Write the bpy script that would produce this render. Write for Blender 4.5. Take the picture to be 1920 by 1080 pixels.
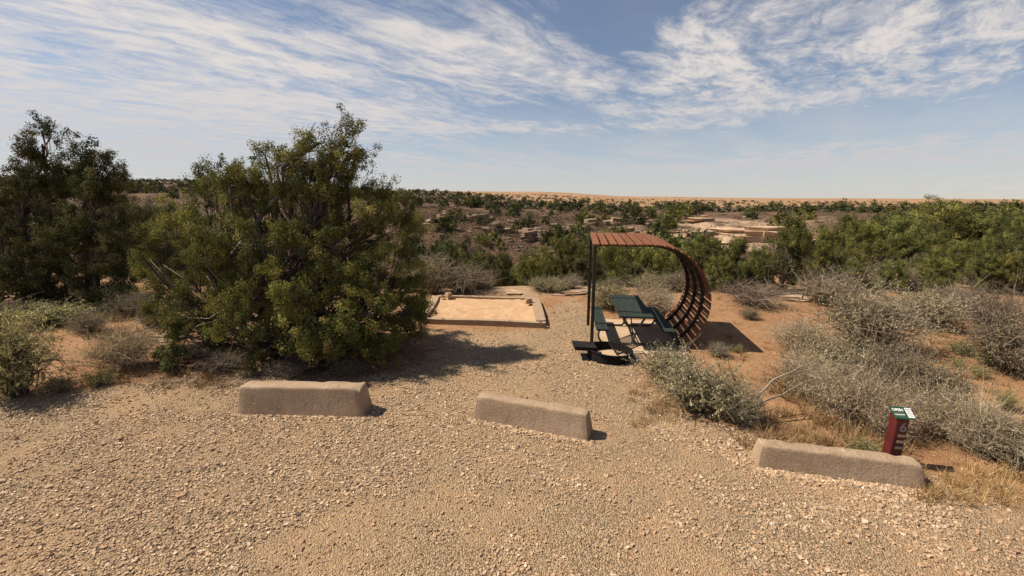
import bpy, bmesh, math, random
import numpy as np
from mathutils import Vector, Matrix

# ------------------------------------------------------------------ scene, camera, light
for o in list(bpy.data.objects):
    bpy.data.objects.remove(o, do_unlink=True)
scene = bpy.context.scene
COL = scene.collection
FPX, CAM_H, PITCH = 830.0, 3.3, math.radians(11.4)

cam_data = bpy.data.cameras.new('camera')
cam_data.sensor_width = 36.0
cam_data.lens = 36.0 * FPX / 1920.0
cam_data.clip_start = 0.05
cam_data.clip_end = 30000
cam = bpy.data.objects.new('camera', cam_data)
COL.objects.link(cam)
cam.location = (0, 0, CAM_H)
cam.rotation_euler = (math.radians(90) - PITCH, 0, 0)
scene.camera = cam

SUN_EL, SUN_AZ = math.radians(51.5), math.radians(-80)      # azimuth clockwise from +Y
SUN_DIR = Vector((math.sin(SUN_AZ) * math.cos(SUN_EL), math.cos(SUN_AZ) * math.cos(SUN_EL), math.sin(SUN_EL)))
sl = bpy.data.lights.new('sun', 'SUN')
sl.energy = 5.0
sl.angle = math.radians(0.5)
sl.color = (1.0, 0.905, 0.765)
sun = bpy.data.objects.new('sun', sl)
COL.objects.link(sun)
sun.location = (-30, 5, 40)
sun.rotation_euler = (-SUN_DIR).to_track_quat('-Z', 'Y').to_euler()

vs = scene.view_settings
vs.view_transform = 'Standard'
vs.look = 'None'
vs.exposure = 0.56
vs.gamma = 1.0
vs.use_curve_mapping = False


def ray(px, py):
    x, v = (px - 960) / FPX, (py - 540) / FPX
    c, s = math.cos(PITCH), math.sin(PITCH)
    return np.array([x, c - v * s, -s - v * c])


class NT:
    """small helper for node trees"""
    def __init__(self, tree):
        self.t = tree
        self.n = tree.nodes
        self.l = tree.links

    def node(self, typ, **kw):
        n = self.n.new(typ)
        for k, v in kw.items():
            setattr(n, k, v)
        return n

    def link(self, a, b):
        self.l.new(a, b)

    def put(self, sock, v):
        if hasattr(v, 'is_output') or isinstance(v, bpy.types.NodeSocket):
            self.l.new(v, sock)
        else:
            if sock.type == 'RGBA' and len(v) == 3:
                v = (*v, 1)
            sock.default_value = v

    def math(self, op, a, b=None, clamp=False):
        n = self.n.new('ShaderNodeMath')
        n.operation = op
        n.use_clamp = clamp
        self.put(n.inputs[0], a)
        if b is not None:
            self.put(n.inputs[1], b)
        return n.outputs[0]

    def vmath(self, op, a, b):
        n = self.n.new('ShaderNodeVectorMath')
        n.operation = op
        self.put(n.inputs[0], a)
        self.put(n.inputs[1], b)
        return n.outputs[0]

    def mix(self, f, a, b, blend='MIX'):
        n = self.n.new('ShaderNodeMix')
        n.data_type = 'RGBA'
        n.blend_type = blend
        self.put(n.inputs[0], f)
        self.put(n.inputs[6], a)
        self.put(n.inputs[7], b)
        return n.outputs[2]

    def ramp(self, f, lo, hi, a=0.0, b=1.0, smooth=True):
        n = self.n.new('ShaderNodeMapRange')
        n.interpolation_type = 'SMOOTHSTEP' if smooth else 'LINEAR'
        self.put(n.inputs[0], f)
        for i, v in zip((1, 2, 3, 4), (lo, hi, a, b)):
            n.inputs[i].default_value = v
        return n.outputs[0]

    def noise(self, vec, scale, detail=4, rough=0.55, dist=0.0, dim='3D'):
        n = self.n.new('ShaderNodeTexNoise')
        n.noise_dimensions = dim
        if vec is not None:
            self.l.new(vec, n.inputs['Vector'])
        n.inputs['Scale'].default_value = scale
        n.inputs['Detail'].default_value = detail
        n.inputs['Roughness'].default_value = rough
        n.inputs['Distortion'].default_value = dist
        return n.outputs['Fac']


# ------------------------------------------------------------------ sky
world = bpy.data.worlds.new('World')
scene.world = world
world.use_nodes = True
w = NT(world.node_tree)
w.n.clear()
sky = w.node('ShaderNodeTexSky', sky_type='NISHITA')
sky.sun_disc = False
sky.sun_elevation = SUN_EL
sky.sun_rotation = SUN_AZ
sky.altitude = 1500
sky.air_density = 1.0
sky.dust_density = 0.5
sky.ozone_density = 1.2
tc = w.node('ShaderNodeTexCoord')
sep = w.node('ShaderNodeSeparateXYZ')
w.link(tc.outputs['Generated'], sep.inputs[0])
X, Y, Z = sep.outputs
zc = w.math('MAXIMUM', Z, 0.0)
den = w.math('ADD', zc, 0.035)
PX_, PY_ = w.math('DIVIDE', X, den), w.math('DIVIDE', Y, den)
# streaks lie along one wind direction, 40 degrees right of the view
ca, sa = math.cos(math.radians(38)), math.sin(math.radians(38))
S_ = w.math('ADD', w.math('MULTIPLY', PX_, sa), w.math('MULTIPLY', PY_, ca))
T_ = w.math('SUBTRACT', w.math('MULTIPLY', PX_, ca), w.math('MULTIPLY', PY_, sa))


def comb(a, b, c=0.0):
    n = w.node('ShaderNodeCombineXYZ')
    w.put(n.inputs[0], a)
    w.put(n.inputs[1], b)
    w.put(n.inputs[2], c)
    return n.outputs[0]


wn = w.node('ShaderNodeTexNoise')
w.link(comb(w.math('MULTIPLY', S_, 0.4), T_, 2.2), wn.inputs['Vector'])
wn.inputs['Scale'].default_value = 0.9
wn.inputs['Detail'].default_value = 5
wv = w.vmath('MULTIPLY', w.vmath('SUBTRACT', wn.outputs['Color'], (.5, .5, .5)), (.9, .9, 0))


def skyvec(sx, zz, amt=1.0):
    return w.vmath('ADD', comb(w.math('MULTIPLY', S_, sx), T_, zz), w.vmath('MULTIPLY', wv, (amt * sx, amt, 0)))


streak = w.noise(skyvec(.42, 0.0), 1.3, 12, 0.66, 0.3)
streak2 = w.noise(skyvec(.55, 7.3, .8), 5.0, 9, 0.70, 0.4)
mott = w.noise(skyvec(.62, 3.1, .8), 4.4, 10, 0.70, 0.3)
soft = w.noise(skyvec(.5, 1.7), 1.5, 8, 0.6, 0.3)
AZ = w.math('ARCTAN2', X, Y)
EL = w.math('ARCSINE', Z)


def blob(px, py, rx, ry, amp):
    r = ray(px, py)
    r /= np.linalg.norm(r)
    a0, e0 = math.atan2(r[0], r[1]), math.asin(r[2])
    da = w.math('DIVIDE', w.math('SUBTRACT', AZ, a0), rx / FPX)
    de = w.math('DIVIDE', w.math('SUBTRACT', EL, e0), ry / FPX)
    d2 = w.math('ADD', w.math('MULTIPLY', da, da), w.math('MULTIPLY', de, de))
    return w.math('MULTIPLY', w.math('EXPONENT', w.math('MULTIPLY', d2, -1.0)), amp)


def total(lst):
    acc = None
    for b in lst:
        v = blob(*b)
        acc = v if acc is None else w.math('ADD', acc, v)
    return acc


stre_b = total([(60, 160, 560, 120, .165), (560, 215, 260, 34, .15), (330, 50, 330, 60, .10), (900, 100, 260, 65, .14),
                (900, 238, 130, 14, .17), (780, 290, 120, 12, .13), (1130, 155, 90, 14, .13), (1300, 236, 190, 18, .20), (1440, 190, 260, 18, .15),
                (1150, 35, 75, 45, -.22), (1000, 215, 130, 24, -.10), (1780, 205, 300, 24, -.16),
                (640, 180, 90, 12, -.10), (1100, 285, 300, 26, -.06), (1720, 278, 330, 26, .19), (1350, 318, 420, 22, .14), (880, 318, 260, 18, .12), (120, 290, 420, 60, .17)])
mott_b = total([(1620, 55, 380, 100, .24), (1330, 140, 120, 55, .13), (1860, 110, 160, 50, .10), (1330, 40, 90, 60, .08),
                (1150, 35, 75, 50, -.25), (960, 90, 200, 45, .14)])
m1r = w.ramp(w.math('ADD', w.math('ADD', w.math('MULTIPLY', streak, 0.66), w.math('MULTIPLY', streak2, 0.34)), stre_b), 0.44, 0.78)
m1 = w.math('MULTIPLY', m1r, w.ramp(streak2, .33, .60, .55, 1.0))
m2r = w.ramp(w.math('ADD', w.math('ADD', w.math('MULTIPLY', soft, 0.42), w.math('MULTIPLY', mott, 0.58)), mott_b), 0.56, 0.86)
m2 = w.math('MULTIPLY', m2r, w.ramp(w.math('ADD', w.math('MULTIPLY', mott, .5), w.math('MULTIPLY', streak2, .5)), .38, .58, .35, 1.0))
veil = w.math('MULTIPLY', w.ramp(EL, 0.0, 0.26, 1.0, 0.12), w.ramp(streak, 0.3, 0.7, 0.45, 0.85))
cl = w.math('MAXIMUM', w.math('MAXIMUM', w.math('MULTIPLY', m1, 0.92), w.math('MULTIPLY', m2, 0.92)), veil, clamp=True)
horizon_ok = w.ramp(Z, -0.02, 0.01)
cl = w.math('MULTIPLY', cl, horizon_ok)
cloud_col = w.mix(w.ramp(EL, 0.02, 0.3), (6.5, 6.2, 6.3, 1), (8.8, 8.1, 7.5, 1))
skymix = w.mix(cl, sky.outputs[0], cloud_col)
bg = w.node('ShaderNodeBackground')
bg.inputs['Strength'].default_value = 0.063
w.link(skymix, bg.inputs['Color'])
wo = w.node('ShaderNodeOutputWorld')
w.link(bg.outputs[0], wo.inputs['Surface'])

# ------------------------------------------------------------------ numeric helpers
rng = np.random.default_rng(7)


def hash2(ix, iy, seed):
    h = (ix.astype(np.int64) * 374761393 + iy.astype(np.int64) * 668265263 + seed * 1442695041) & 0xffffffff
    h = ((h ^ (h >> 13)) * 1274126177) & 0xffffffff
    h = h ^ (h >> 16)
    return (h & 0xffff) / 65535.0


def vnoise(x, y, seed=0):
    ix, iy = np.floor(x), np.floor(y)
    fx, fy = x - ix, y - iy
    fx, fy = fx * fx * (3 - 2 * fx), fy * fy * (3 - 2 * fy)
    a, b = hash2(ix, iy, seed), hash2(ix + 1, iy, seed)
    c, d = hash2(ix, iy + 1, seed), hash2(ix + 1, iy + 1, seed)
    return (a + (b - a) * fx) * (1 - fy) + (c + (d - c) * fx) * fy


def fbm(x, y, seed=0, octv=4):
    s, a, t = 0, 0.5, 0
    for i in range(octv):
        s = s + a * vnoise(x * 2 ** i, y * 2 ** i, seed + i * 17)
        t += a
        a *= 0.5
    return s / t


# terrain: depth profiles along several bearings (u = x / y)
PROF = [
    (-1.90, [(0, 0), (18, 0), (40, .5), (120, 8), (300, 20), (900, 36), (8000, 50)]),
    (-1.157, [(0, 0), (17, 0), (35, -1.0), (60, 0), (130, 6.5), (300, 17.8), (600, 20), (8000, 40)]),
    (-0.675, [(0, 0), (16, 0), (32, -2.5), (60, -1.5), (130, 4.5), (300, 15.0), (600, 18), (8000, 40)]),
    (-0.193, [(0, 0), (16.5, 0), (24, -3.2), (38, -6.0), (50, -5.6), (78, -1.6), (86, -.4), (150, 2.8), (270, 7.3), (700, 13), (2200, 40), (8000, 60)]),
    (0.048, [(0, 0), (17, 0), (24, -3.2), (40, -6.6), (54, -6.2), (80, -2.9), (90, -1.3), (160, 0.6), (260, 2.6), (420, 3.6), (2200, 37), (8000, 60)]),
    (0.289, [(0, 0), (17.5, 0), (24, -2.2), (38, -5.2), (52, -5.0), (64, -3.3), (80, -1.9), (140, -.4), (240, -.4), (420, -.8), (2200, 13), (8000, 30)]),
    (0.65, [(0, 0), (19, 0), (27, -1.2), (40, -2.6), (56, -2.8), (64, -2.1), (80, -1.2), (140, -.6), (260, -1), (420, -2), (2200, 2.2), (8000, 12)]),
    (1.157, [(0, 0), (26, 0), (36, -.5), (60, -1.2), (100, -.8), (260, -1.0), (500, -4), (2200, -8), (8000, 0)]),
    (1.90, [(0, 0), (20, 0), (60, -.8), (260, -1.0), (500, -4), (2200, -8), (8000, 0)]),
]
PU = [p[0] for p in PROF]


def height(x, y, rough=True):
    x = np.asarray(x, float)
    y = np.asarray(y, float)
    yy = np.maximum(y, 0.5)
    u = np.clip(x / yy, PU[0], PU[-1])
    zs = [np.interp(yy, [a for a, _ in p[1]], [b for _, b in p[1]]) for p in PROF]
    z = np.zeros_like(u)
    for i in range(len(PROF) - 1):
        m = (u >= PU[i]) & (u <= PU[i + 1])
        t = np.clip((u - PU[i]) / (PU[i + 1] - PU[i]), 0, 1)
        t = t * t * (3 - 2 * t)
        z = np.where(m, zs[i] * (1 - t) + zs[i + 1] * t, z)
    if rough:
        far = np.clip((yy - 16) / 25, 0, 1)
        z = z + far * (fbm(x / 9, y / 9, 3) - .5) * (1.6 + 1.6 * np.clip((yy - 45) / 20, 0, 1) * np.clip((150 - yy) / 60, 0, 1)) + np.clip((yy - 120) / 300, 0, 1) * (fbm(x / 70, y / 70, 9) - .5) * 2.2
        z = z + (fbm(x / 1.6, y / 1.6, 21) - .5) * 0.10 * np.clip((yy - 7) / 4, 0, 1) * (1 - np.clip((yy - 200) / 100, 0, 1)) * np.clip(np.abs(x - 0.8) / 3 - .9, 0, 1)
    return z


def gnd(px, py):
    """where the sight line through a pixel meets the terrain"""
    r = ray(px, py)
    t = np.geomspace(2.5, 4000, 2500)
    P = np.array([0, 0, CAM_H])[None] + t[:, None] * r[None]
    d = P[:, 2] - height(P[:, 0], P[:, 1])
    i = int(np.argmax(d < 0)) if (d < 0).any() else len(t) - 1
    i = max(i, 1)
    f = d[i - 1] / (d[i - 1] - d[i] + 1e-9)
    p = P[i - 1] + (P[i] - P[i - 1]) * f
    return Vector((p[0], p[1], float(height(p[0], p[1]))))


def at_depth(px, py, depth):
    r = ray(px, py)
    r = r * (depth / r[1])
    return Vector((r[0], r[1], CAM_H + r[2]))


# ------------------------------------------------------------------ mesh helpers
def np_mesh(name, verts, faces, mats, cols=None, floats=None, smooth=False, midx=None):
    """faces: list of int arrays (n,k), k may differ"""
    me = bpy.data.meshes.new(name)
    verts = np.asarray(verts, np.float32)
    if isinstance(faces, np.ndarray):
        faces = [faces]
    faces = [np.asarray(f, np.int32) for f in faces if len(f)]
    nl = sum(f.size for f in faces)
    nf = sum(len(f) for f in faces)
    me.vertices.add(len(verts))
    me.vertices.foreach_set('co', verts.ravel())
    me.loops.add(nl)
    me.loops.foreach_set('vertex_index', np.concatenate([f.ravel() for f in faces]))
    me.polygons.add(nf)
    tot = np.concatenate([np.full(len(f), f.shape[1], np.int32) for f in faces])
    start = np.concatenate([[0], np.cumsum(tot)[:-1]]).astype(np.int32)
    me.polygons.foreach_set('loop_start', start)
    me.polygons.foreach_set('loop_total', tot)
    me.polygons.foreach_set('use_smooth', np.full(nf, smooth))
    if midx is not None:
        me.polygons.foreach_set('material_index', np.asarray(midx, np.int32))
    if cols is not None:
        a = me.attributes.new('Col', 'FLOAT_COLOR', 'POINT')
        c = np.ones((len(verts), 4), np.float32)
        c[:, :3] = cols
        a.data.foreach_set('color', c.ravel())
    for k, v in (floats or {}).items():
        a = me.attributes.new(k, 'FLOAT', 'POINT')
        a.data.foreach_set('value', np.asarray(v, np.float32))
    for m in (mats if isinstance(mats, (list, tuple)) else [mats]):
        me.materials.append(m)
    me.update()
    me.validate()
    return me


def link(name, me, parent=None, loc=None, rotz=0.0):
    o = bpy.data.objects.new(name, me)
    COL.objects.link(o)
    if parent is not None:
        o.parent = parent
    if loc is not None:
        o.location = loc
    if rotz:
        o.rotation_euler = (0, 0, rotz)
    return o


def tag(o, label=None, cat=None, group=None, kind=None):
    if label:
        o['label'] = label
    if cat:
        o['category'] = cat
    if group:
        o['group'] = group
    if kind:
        o['kind'] = kind
    return o


def thing(name, label, cat, loc=(0, 0, 0), rotz=0.0, group=None):
    o = bpy.data.objects.new(name, None)
    o.empty_display_size = 0.2
    COL.objects.link(o)
    o.location = loc
    o.rotation_euler = (0, 0, rotz)
    return tag(o, label, cat, group)


class MB:
    """collects vertices and faces"""
    def __init__(self):
        self.v, self.f3, self.f4, self.c, self.n = [], [], [], [], 0

    def add(self, v, f, col=None):
        v = np.asarray(v, float)
        f = np.asarray(f, int)
        if len(f):
            (self.f3 if f.shape[1] == 3 else self.f4).append(f + self.n)
        self.v.append(v)
        self.n += len(v)
        if col is not None:
            col = np.asarray(col, float)
            self.c.append(np.broadcast_to(col, (len(v), 3)))
        return self

    def tube(self, pts, rad, sides=3, col=None, cap=True):
        pts = np.asarray(pts, float)
        n = len(pts)
        rad = np.broadcast_to(np.asarray(rad, float), (n,))
        d = np.gradient(pts, axis=0)
        d /= np.linalg.norm(d, axis=1, keepdims=True) + 1e-9
        ref = np.array([0.31, 0.17, 0.93]) if abs(d[0, 2]) < .9 else np.array([1.0, 0.1, 0.0])
        s = np.cross(d, ref)
        s /= np.linalg.norm(s, axis=1, keepdims=True) + 1e-9
        t = np.cross(d, s)
        a = np.arange(sides) * 2 * math.pi / sides
        ring = pts[:, None] + rad[:, None, None] * (np.cos(a)[None, :, None] * s[:, None] + np.sin(a)[None, :, None] * t[:, None])
        v = ring.reshape(-1, 3)
        i = np.arange(n - 1)[:, None] * sides
        j = np.arange(sides)[None]
        k = (np.arange(sides)[None] + 1) % sides
        f = np.stack([i + j, i + k, i + k + sides, i + j + sides], -1).reshape(-1, 4)
        self.add(v, f, col)
        if cap and sides == 4:
            b = self.n - len(v)
            self.f4.append(np.array([[b + 3, b + 2, b + 1, b], [b + len(v) - 4, b + len(v) - 3, b + len(v) - 2, b + len(v) - 1]]))
        elif cap and sides > 4:
            b = self.n - len(v)
            e = b + len(v) - sides
            tri = [[b, b + q + 1, b + q] for q in range(1, sides - 1)] + [[e, e + q, e + q + 1] for q in range(1, sides - 1)]
            self.f3.append(np.array(tri))
        return self

    def mesh(self, name, mats, smooth=False):
        v = np.concatenate(self.v)
        fs = []
        if self.f3:
            fs.append(np.concatenate(self.f3))
        if self.f4:
            fs.append(np.concatenate(self.f4))
        return np_mesh(name, v, fs, mats, cols=np.concatenate(self.c) if self.c else None, smooth=smooth)


def bm_mesh(name, bm, mat, smooth=False):
    me = bpy.data.meshes.new(name)
    bm.normal_update()
    bm.to_mesh(me)
    bm.free()
    me.materials.append(mat)
    if smooth:
        me.polygons.foreach_set('use_smooth', [True] * len(me.polygons))
    return me


def box_bm(sx, sy, sz, bevel=0.0, seg=2, jitter=0.0, seed=0, cuts=0):
    bm = bmesh.new()
    bmesh.ops.create_cube(bm, size=1.0)
    for v in bm.verts:
        v.co = Vector((v.co.x * sx, v.co.y * sy, v.co.z * sz))
    if bevel:
        bmesh.ops.bevel(bm, geom=bm.edges[:] + bm.verts[:], offset=bevel, segments=seg, affect='EDGES', profile=0.6)
    if jitter:
        r = random.Random(seed)
        for v in bm.verts:
            v.co += Vector((r.uniform(-1, 1), r.uniform(-1, 1), r.uniform(-1, 1))) * jitter
    return bm


# ------------------------------------------------------------------ materials
def material(name):
    m = bpy.data.materials.new(name)
    m.use_nodes = True
    t = NT(m.node_tree)
    p = m.node_tree.nodes['Principled BSDF']
    return m, t, p


def set_bump(t, p, h, strength=0.4, dist=0.02):
    b = t.node('ShaderNodeBump')
    b.inputs['Strength'].default_value = strength
    b.inputs['Distance'].default_value = dist
    t.link(h, b.inputs['Height'])
    t.link(b.outputs[0], p.inputs['Normal'])


def coords(t, kind='Object'):
    return t.node('ShaderNodeTexCoord').outputs[kind]


def worldpos(t):
    return t.node('ShaderNodeNewGeometry').outputs['Position']


def attr(t, name, out='Fac'):
    n = t.node('ShaderNodeAttribute')
    n.attribute_name = name
    return n.outputs[out]


def mat_ground():
    m, t, p = material('desert_ground')
    pos = worldpos(t)
    sd, far, hill, rock, lit = attr(t, 'gravel_sd'), attr(t, 'plain'), attr(t, 'hill'), attr(t, 'rock'), attr(t, 'litter')
    n1 = t.noise(pos, 0.9, 5, .6)
    n2 = t.noise(pos, 7.0, 5, .65)
    n3 = t.noise(pos, 38.0, 4, .7)
    # red sandy soil
    soil = t.mix(t.ramp(n1, .3, .7), (.37, .188, .088), (.46, .265, .135))
    soil = t.mix(t.math('MULTIPLY', t.ramp(n2, .48, .66), .6), soil, (.24, .13, .078))
    soil = t.mix(t.math('MULTIPLY', t.ramp(n3, .52, .72), .55), soil, (.56, .385, .24))
    # crushed tan gravel
    vor = t.node('ShaderNodeTexVoronoi')
    t.link(pos, vor.inputs['Vector'])
    vor.inputs['Scale'].default_value = 70
    vsep = t.node('ShaderNodeSeparateColor')
    t.link(vor.outputs['Color'], vsep.inputs[0])
    g = t.mix(t.ramp(vsep.outputs[0], 0, 1), (.19, .125, .072), (.52, .375, .23))
    g = t.mix(t.math('MULTIPLY', t.ramp(n1, .44, .62), .7), g, (.47, .305, .17))
    gn = t.math('ADD', sd, t.math('ADD', t.math('MULTIPLY', t.math('SUBTRACT', n1, .5), .9), t.math('MULTIPLY', t.math('SUBTRACT', n2, .5), .5)))
    col = t.mix(t.ramp(gn, -.25, .25), soil, g)
    # litter under the junipers
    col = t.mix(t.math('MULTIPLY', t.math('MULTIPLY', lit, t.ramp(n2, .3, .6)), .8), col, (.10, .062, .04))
    # canyon sides
    nh = t.noise(pos, .16, 6, .65)
    nh2 = t.noise(pos, 1.1, 5, .7)
    hc = t.mix(t.ramp(nh, .35, .65), (.085, .050, .032), (.165, .092, .055))
    hc = t.mix(t.math('MULTIPLY', t.ramp(nh2, .48, .62), .9), hc, (.060, .048, .030))
    hc = t.mix(t.math('MULTIPLY', t.ramp(nh2, .38, .24), .6), hc, (.28, .175, .11))
    col = t.mix(hill, col, hc)
    # pale bare sandstone
    rc = t.mix(t.ramp(nh2, .3, .7), (.40, .27, .165), (.50, .36, .24))
    col = t.mix(t.math('MULTIPLY', rock, t.ramp(nh, .35, .55)), col, rc)
    # open grassland far off
    nf = t.noise(pos, .006, 6, .6)
    mpf = t.node('ShaderNodeMapping')
    t.link(pos, mpf.inputs['Vector'])
    mpf.inputs['Scale'].default_value = (.35, 1, 1)
    nf2 = t.noise(mpf.outputs[0], .02, 6, .7)
    fc = t.mix(t.ramp(nf, .35, .65), (.27, .155, .080), (.35, .215, .120))
    fc = t.mix(t.math('MULTIPLY', t.ramp(nf2, .50, .66), .6), fc, (.17, .115, .065))
    col = t.mix(far, col, fc)
    t.link(col, p.inputs['Base Color'])
    p.inputs['Roughness'].default_value = 0.95
    p.inputs['Specular IOR Level'].default_value = 0.15
    h = t.math('ADD', t.math('ADD', t.math('MULTIPLY', n2, .6), t.math('MULTIPLY', n3, .35)), t.math('MULTIPLY', vor.outputs['Distance'], -.35))
    set_bump(t, p, h, 1.0, 0.07)
    return m


def mat_vcol(name, rough=0.8, spec=0.2, tint=None, trans=0.0, noise_amt=0.0):
    """colour per piece from the mesh, with a little variation per object"""
    m, t, p = material(name)
    col = attr(t, 'Col', 'Color')
    oi = t.node('ShaderNodeObjectInfo')
    hsv = t.node('ShaderNodeHueSaturation')
    t.link(col, hsv.inputs['Color'])
    t.link(t.ramp(oi.outputs['Random'], 0, 1, .82, 1.18, False), hsv.inputs['Value'])
    t.link(t.ramp(oi.outputs['Random'], 0, 1, .49, .51, False), hsv.inputs['Hue'])
    c = hsv.outputs[0]
    if noise_amt:
        n = t.noise(worldpos(t), 45, 3, .6)
        c = t.mix(t.math('MULTIPLY', n, noise_amt), c, (.05, .04, .03), 'MULTIPLY')
    t.link(c, p.inputs['Base Color'])
    p.inputs['Roughness'].default_value = rough
    p.inputs['Specular IOR Level'].default_value = spec
    if trans:
        out = m.node_tree.nodes['Material Output']
        tr = t.node('ShaderNodeBsdfTranslucent')
        t.link(c, tr.inputs['Color'])
        mx = t.node('ShaderNodeMixShader')
        mx.inputs[0].default_value = trans
        t.link(p.outputs[0], mx.inputs[1])
        t.link(tr.outputs[0], mx.inputs[2])
        t.link(mx.outputs[0], out.inputs['Surface'])
    return m


def mat_simple(name, c1, c2, scale=8, rough=.8, bump=.3, bdist=.01, spec=.3, metal=0.0, stretch=None, spots=None):
    m, t, p = material(name)
    v = coords(t)
    if stretch:
        mp = t.node('ShaderNodeMapping')
        t.link(v, mp.inputs['Vector'])
        mp.inputs['Scale'].default_value = stretch
        v = mp.outputs[0]
    n = t.noise(v, scale, 6, .65)
    nb = t.noise(v, scale * 6, 4, .65)
    c = t.mix(t.ramp(n, .3, .7), c1, c2)
    c = t.mix(t.math('MULTIPLY', t.ramp(nb, .55, .75), .35), c, tuple(x * .6 for x in c1))
    if spots:
        ns = t.noise(coords(t), 26, 3, .5)
        c = t.mix(t.ramp(ns, .66, .72), c, spots)
    oi = t.node('ShaderNodeObjectInfo')
    hsv = t.node('ShaderNodeHueSaturation')
    t.link(c, hsv.inputs['Color'])
    t.link(t.ramp(oi.outputs['Random'], 0, 1, .85, 1.12, False), hsv.inputs['Value'])
    t.link(hsv.outputs[0], p.inputs['Base Color'])
    p.inputs['Roughness'].default_value = rough
    p.inputs['Metallic'].default_value = metal
    p.inputs['Specular IOR Level'].default_value = spec
    set_bump(t, p, t.math('ADD', t.math('MULTIPLY', n, .5), nb), bump, bdist)
    return m


def mat_concrete():
    m, t, p = material('tan_concrete')
    v = coords(t)
    n = t.noise(v, 2.2, 6, .65)
    nf = t.noise(v, 34, 5, .7)
    mp = t.node('ShaderNodeMapping')
    t.link(v, mp.inputs['Vector'])
    mp.inputs['Scale'].default_value = (7, 2, 1.0)
    ns = t.noise(mp.outputs[0], 2.0, 5, .7)
    vo = t.node('ShaderNodeTexVoronoi')
    t.link(v, vo.inputs['Vector'])
    vo.inputs['Scale'].default_value = 46
    c = t.mix(t.ramp(n, .3, .7), (.275, .188, .118), (.39, .28, .188))
    c = t.mix(t.math('MULTIPLY', t.ramp(ns, .52, .72), .55), c, (.17, .125, .09))
    c = t.mix(t.math('MULTIPLY', t.ramp(nf, .5, .72), .45), c, (.20, .145, .10))
    c = t.mix(t.ramp(t.noise(v, 30, 2, .5), .69, .73), c, (.55, .46, .36))
    pit = t.ramp(vo.outputs['Distance'], .10, .22)
    c = t.mix(t.math('MULTIPLY', t.math('SUBTRACT', 1.0, pit), .5), c, (.12, .085, .06))
    t.link(c, p.inputs['Base Color'])
    p.inputs['Roughness'].default_value = .92
    p.inputs['Specular IOR Level'].default_value = .2
    set_bump(t, p, t.math('ADD', t.math('ADD', t.math('MULTIPLY', nf, .8), t.math('MULTIPLY', pit, .5)), n), 1.0, .012)
    return m


M = {}
M['ground'] = mat_ground()
M['pebble'] = mat_vcol('gravel_stone', .9, .2)
M['leaf'] = mat_vcol('juniper_foliage', .9, .06, trans=.12)
M['sage'] = mat_vcol('sage_foliage', .85, .15, trans=.15)
M['bark'] = mat_vcol('grey_bark', .9, .1, noise_amt=.6)
M['grass'] = mat_vcol('dry_grass', .8, .2, trans=.2)
M['concrete'] = mat_concrete()
M['slab'] = mat_simple('pale_concrete', (.38, .265, .165), (.46, .335, .225), 3, .9, .3, .006, .2)
M['plank'] = mat_simple('stained_plank', (.12, .042, .017), (.24, .090, .038), 5, .75, .35, .006, .25, stretch=(8, .7, 8))
M['plank_old_shaded'] = mat_simple('weathered_shaded_plank', (.09, .040, .022), (.22, .115, .062), 5, .8, .35, .006, .2, stretch=(8, .7, 8))  # weathered wall planks, colour also darkened to carry the shade inside the curve
M['steel'] = mat_simple('dark_painted_steel', (.018, .014, .012), (.045, .030, .022), 9, .55, .2, .003, .4)
M['soot'] = mat_simple('sooty_steel', (.007, .006, .006), (.022, .018, .016), 10, .8, .35, .004, .15)
M['green'] = mat_simple('green_plank', (.017, .025, .020), (.028, .038, .031), 4, .75, .2, .003, .2, stretch=(6, .6, 6))
M['frame'] = mat_simple('galvanised_tube', (.06, .055, .05), (.13, .12, .105), 9, .45, .2, .002, .5, metal=.5)
M['timber'] = mat_simple('weathered_timber', (.26, .17, .105), (.40, .30, .20), 5, .9, .6, .01, .15, stretch=(.8, 9, 9))
M['sand'] = mat_simple('tan_sand', (.45, .275, .150), (.53, .345, .200), 2.2, .95, .9, .03, .1)
M['rock'] = mat_simple('pale_sandstone', (.33, .215, .130), (.50, .355, .235), 1.2, .92, .7, .05, .15)
M['rockgrey'] = mat_simple('grey_sandstone', (.16, .11, .072), (.36, .26, .175), 1.0, .92, .7, .06, .15)
M['rockdark'] = mat_simple('dark_stone', (.10, .06, .04), (.19, .12, .08), 6, .9, .6, .01, .2)
M['red'] = mat_simple('dark_red_paint', (.068, .010, .010), (.095, .016, .015), 4, .5, .15, .003, .4)
M['signgreen'] = mat_simple('green_sign_face', (.016, .058, .030), (.022, .075, .038), 3, .45, .05, .001, .4)
M['white'] = mat_simple('white_print', (.72, .72, .68), (.8, .8, .77), 3, .6, .02, .001, .3)
M['ink'] = mat_simple('grey_print', (.18, .19, .18), (.24, .25, .24), 3, .6, .02, .001, .3)
M['grey'] = mat_simple('grey_numeral', (.24, .21, .21), (.32, .28, .28), 3, .5, .02, .001, .4)
M['tan'] = mat_simple('tan_sticker', (.45, .33, .2), (.52, .4, .26), 3, .6, .02, .001, .3)

# ------------------------------------------------------------------ ground
GRAVEL_PX = [(0, 748), (150, 733), (300, 714), (430, 690), (560, 684), (700, 700), (800, 690), (840, 655), (800, 622), (900, 622),
             (1022, 618), (1030, 575), (1075, 560), (1112, 580), (1125, 612), (1190, 640), (1230, 650), (1195, 690), (1215, 730), (1270, 772),
             (1400, 806), (1520, 838), (1660, 868), (1800, 912), (1920, 958)]
poly = [tuple(gnd(a, b)[:2]) for a, b in GRAVEL_PX]
poly = [(-60, 5.0), (-14, 6.4)] + poly + [(9, 1.5), (60, -6), (60, -60), (-60, -60)]
poly = np.array(poly)


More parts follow.
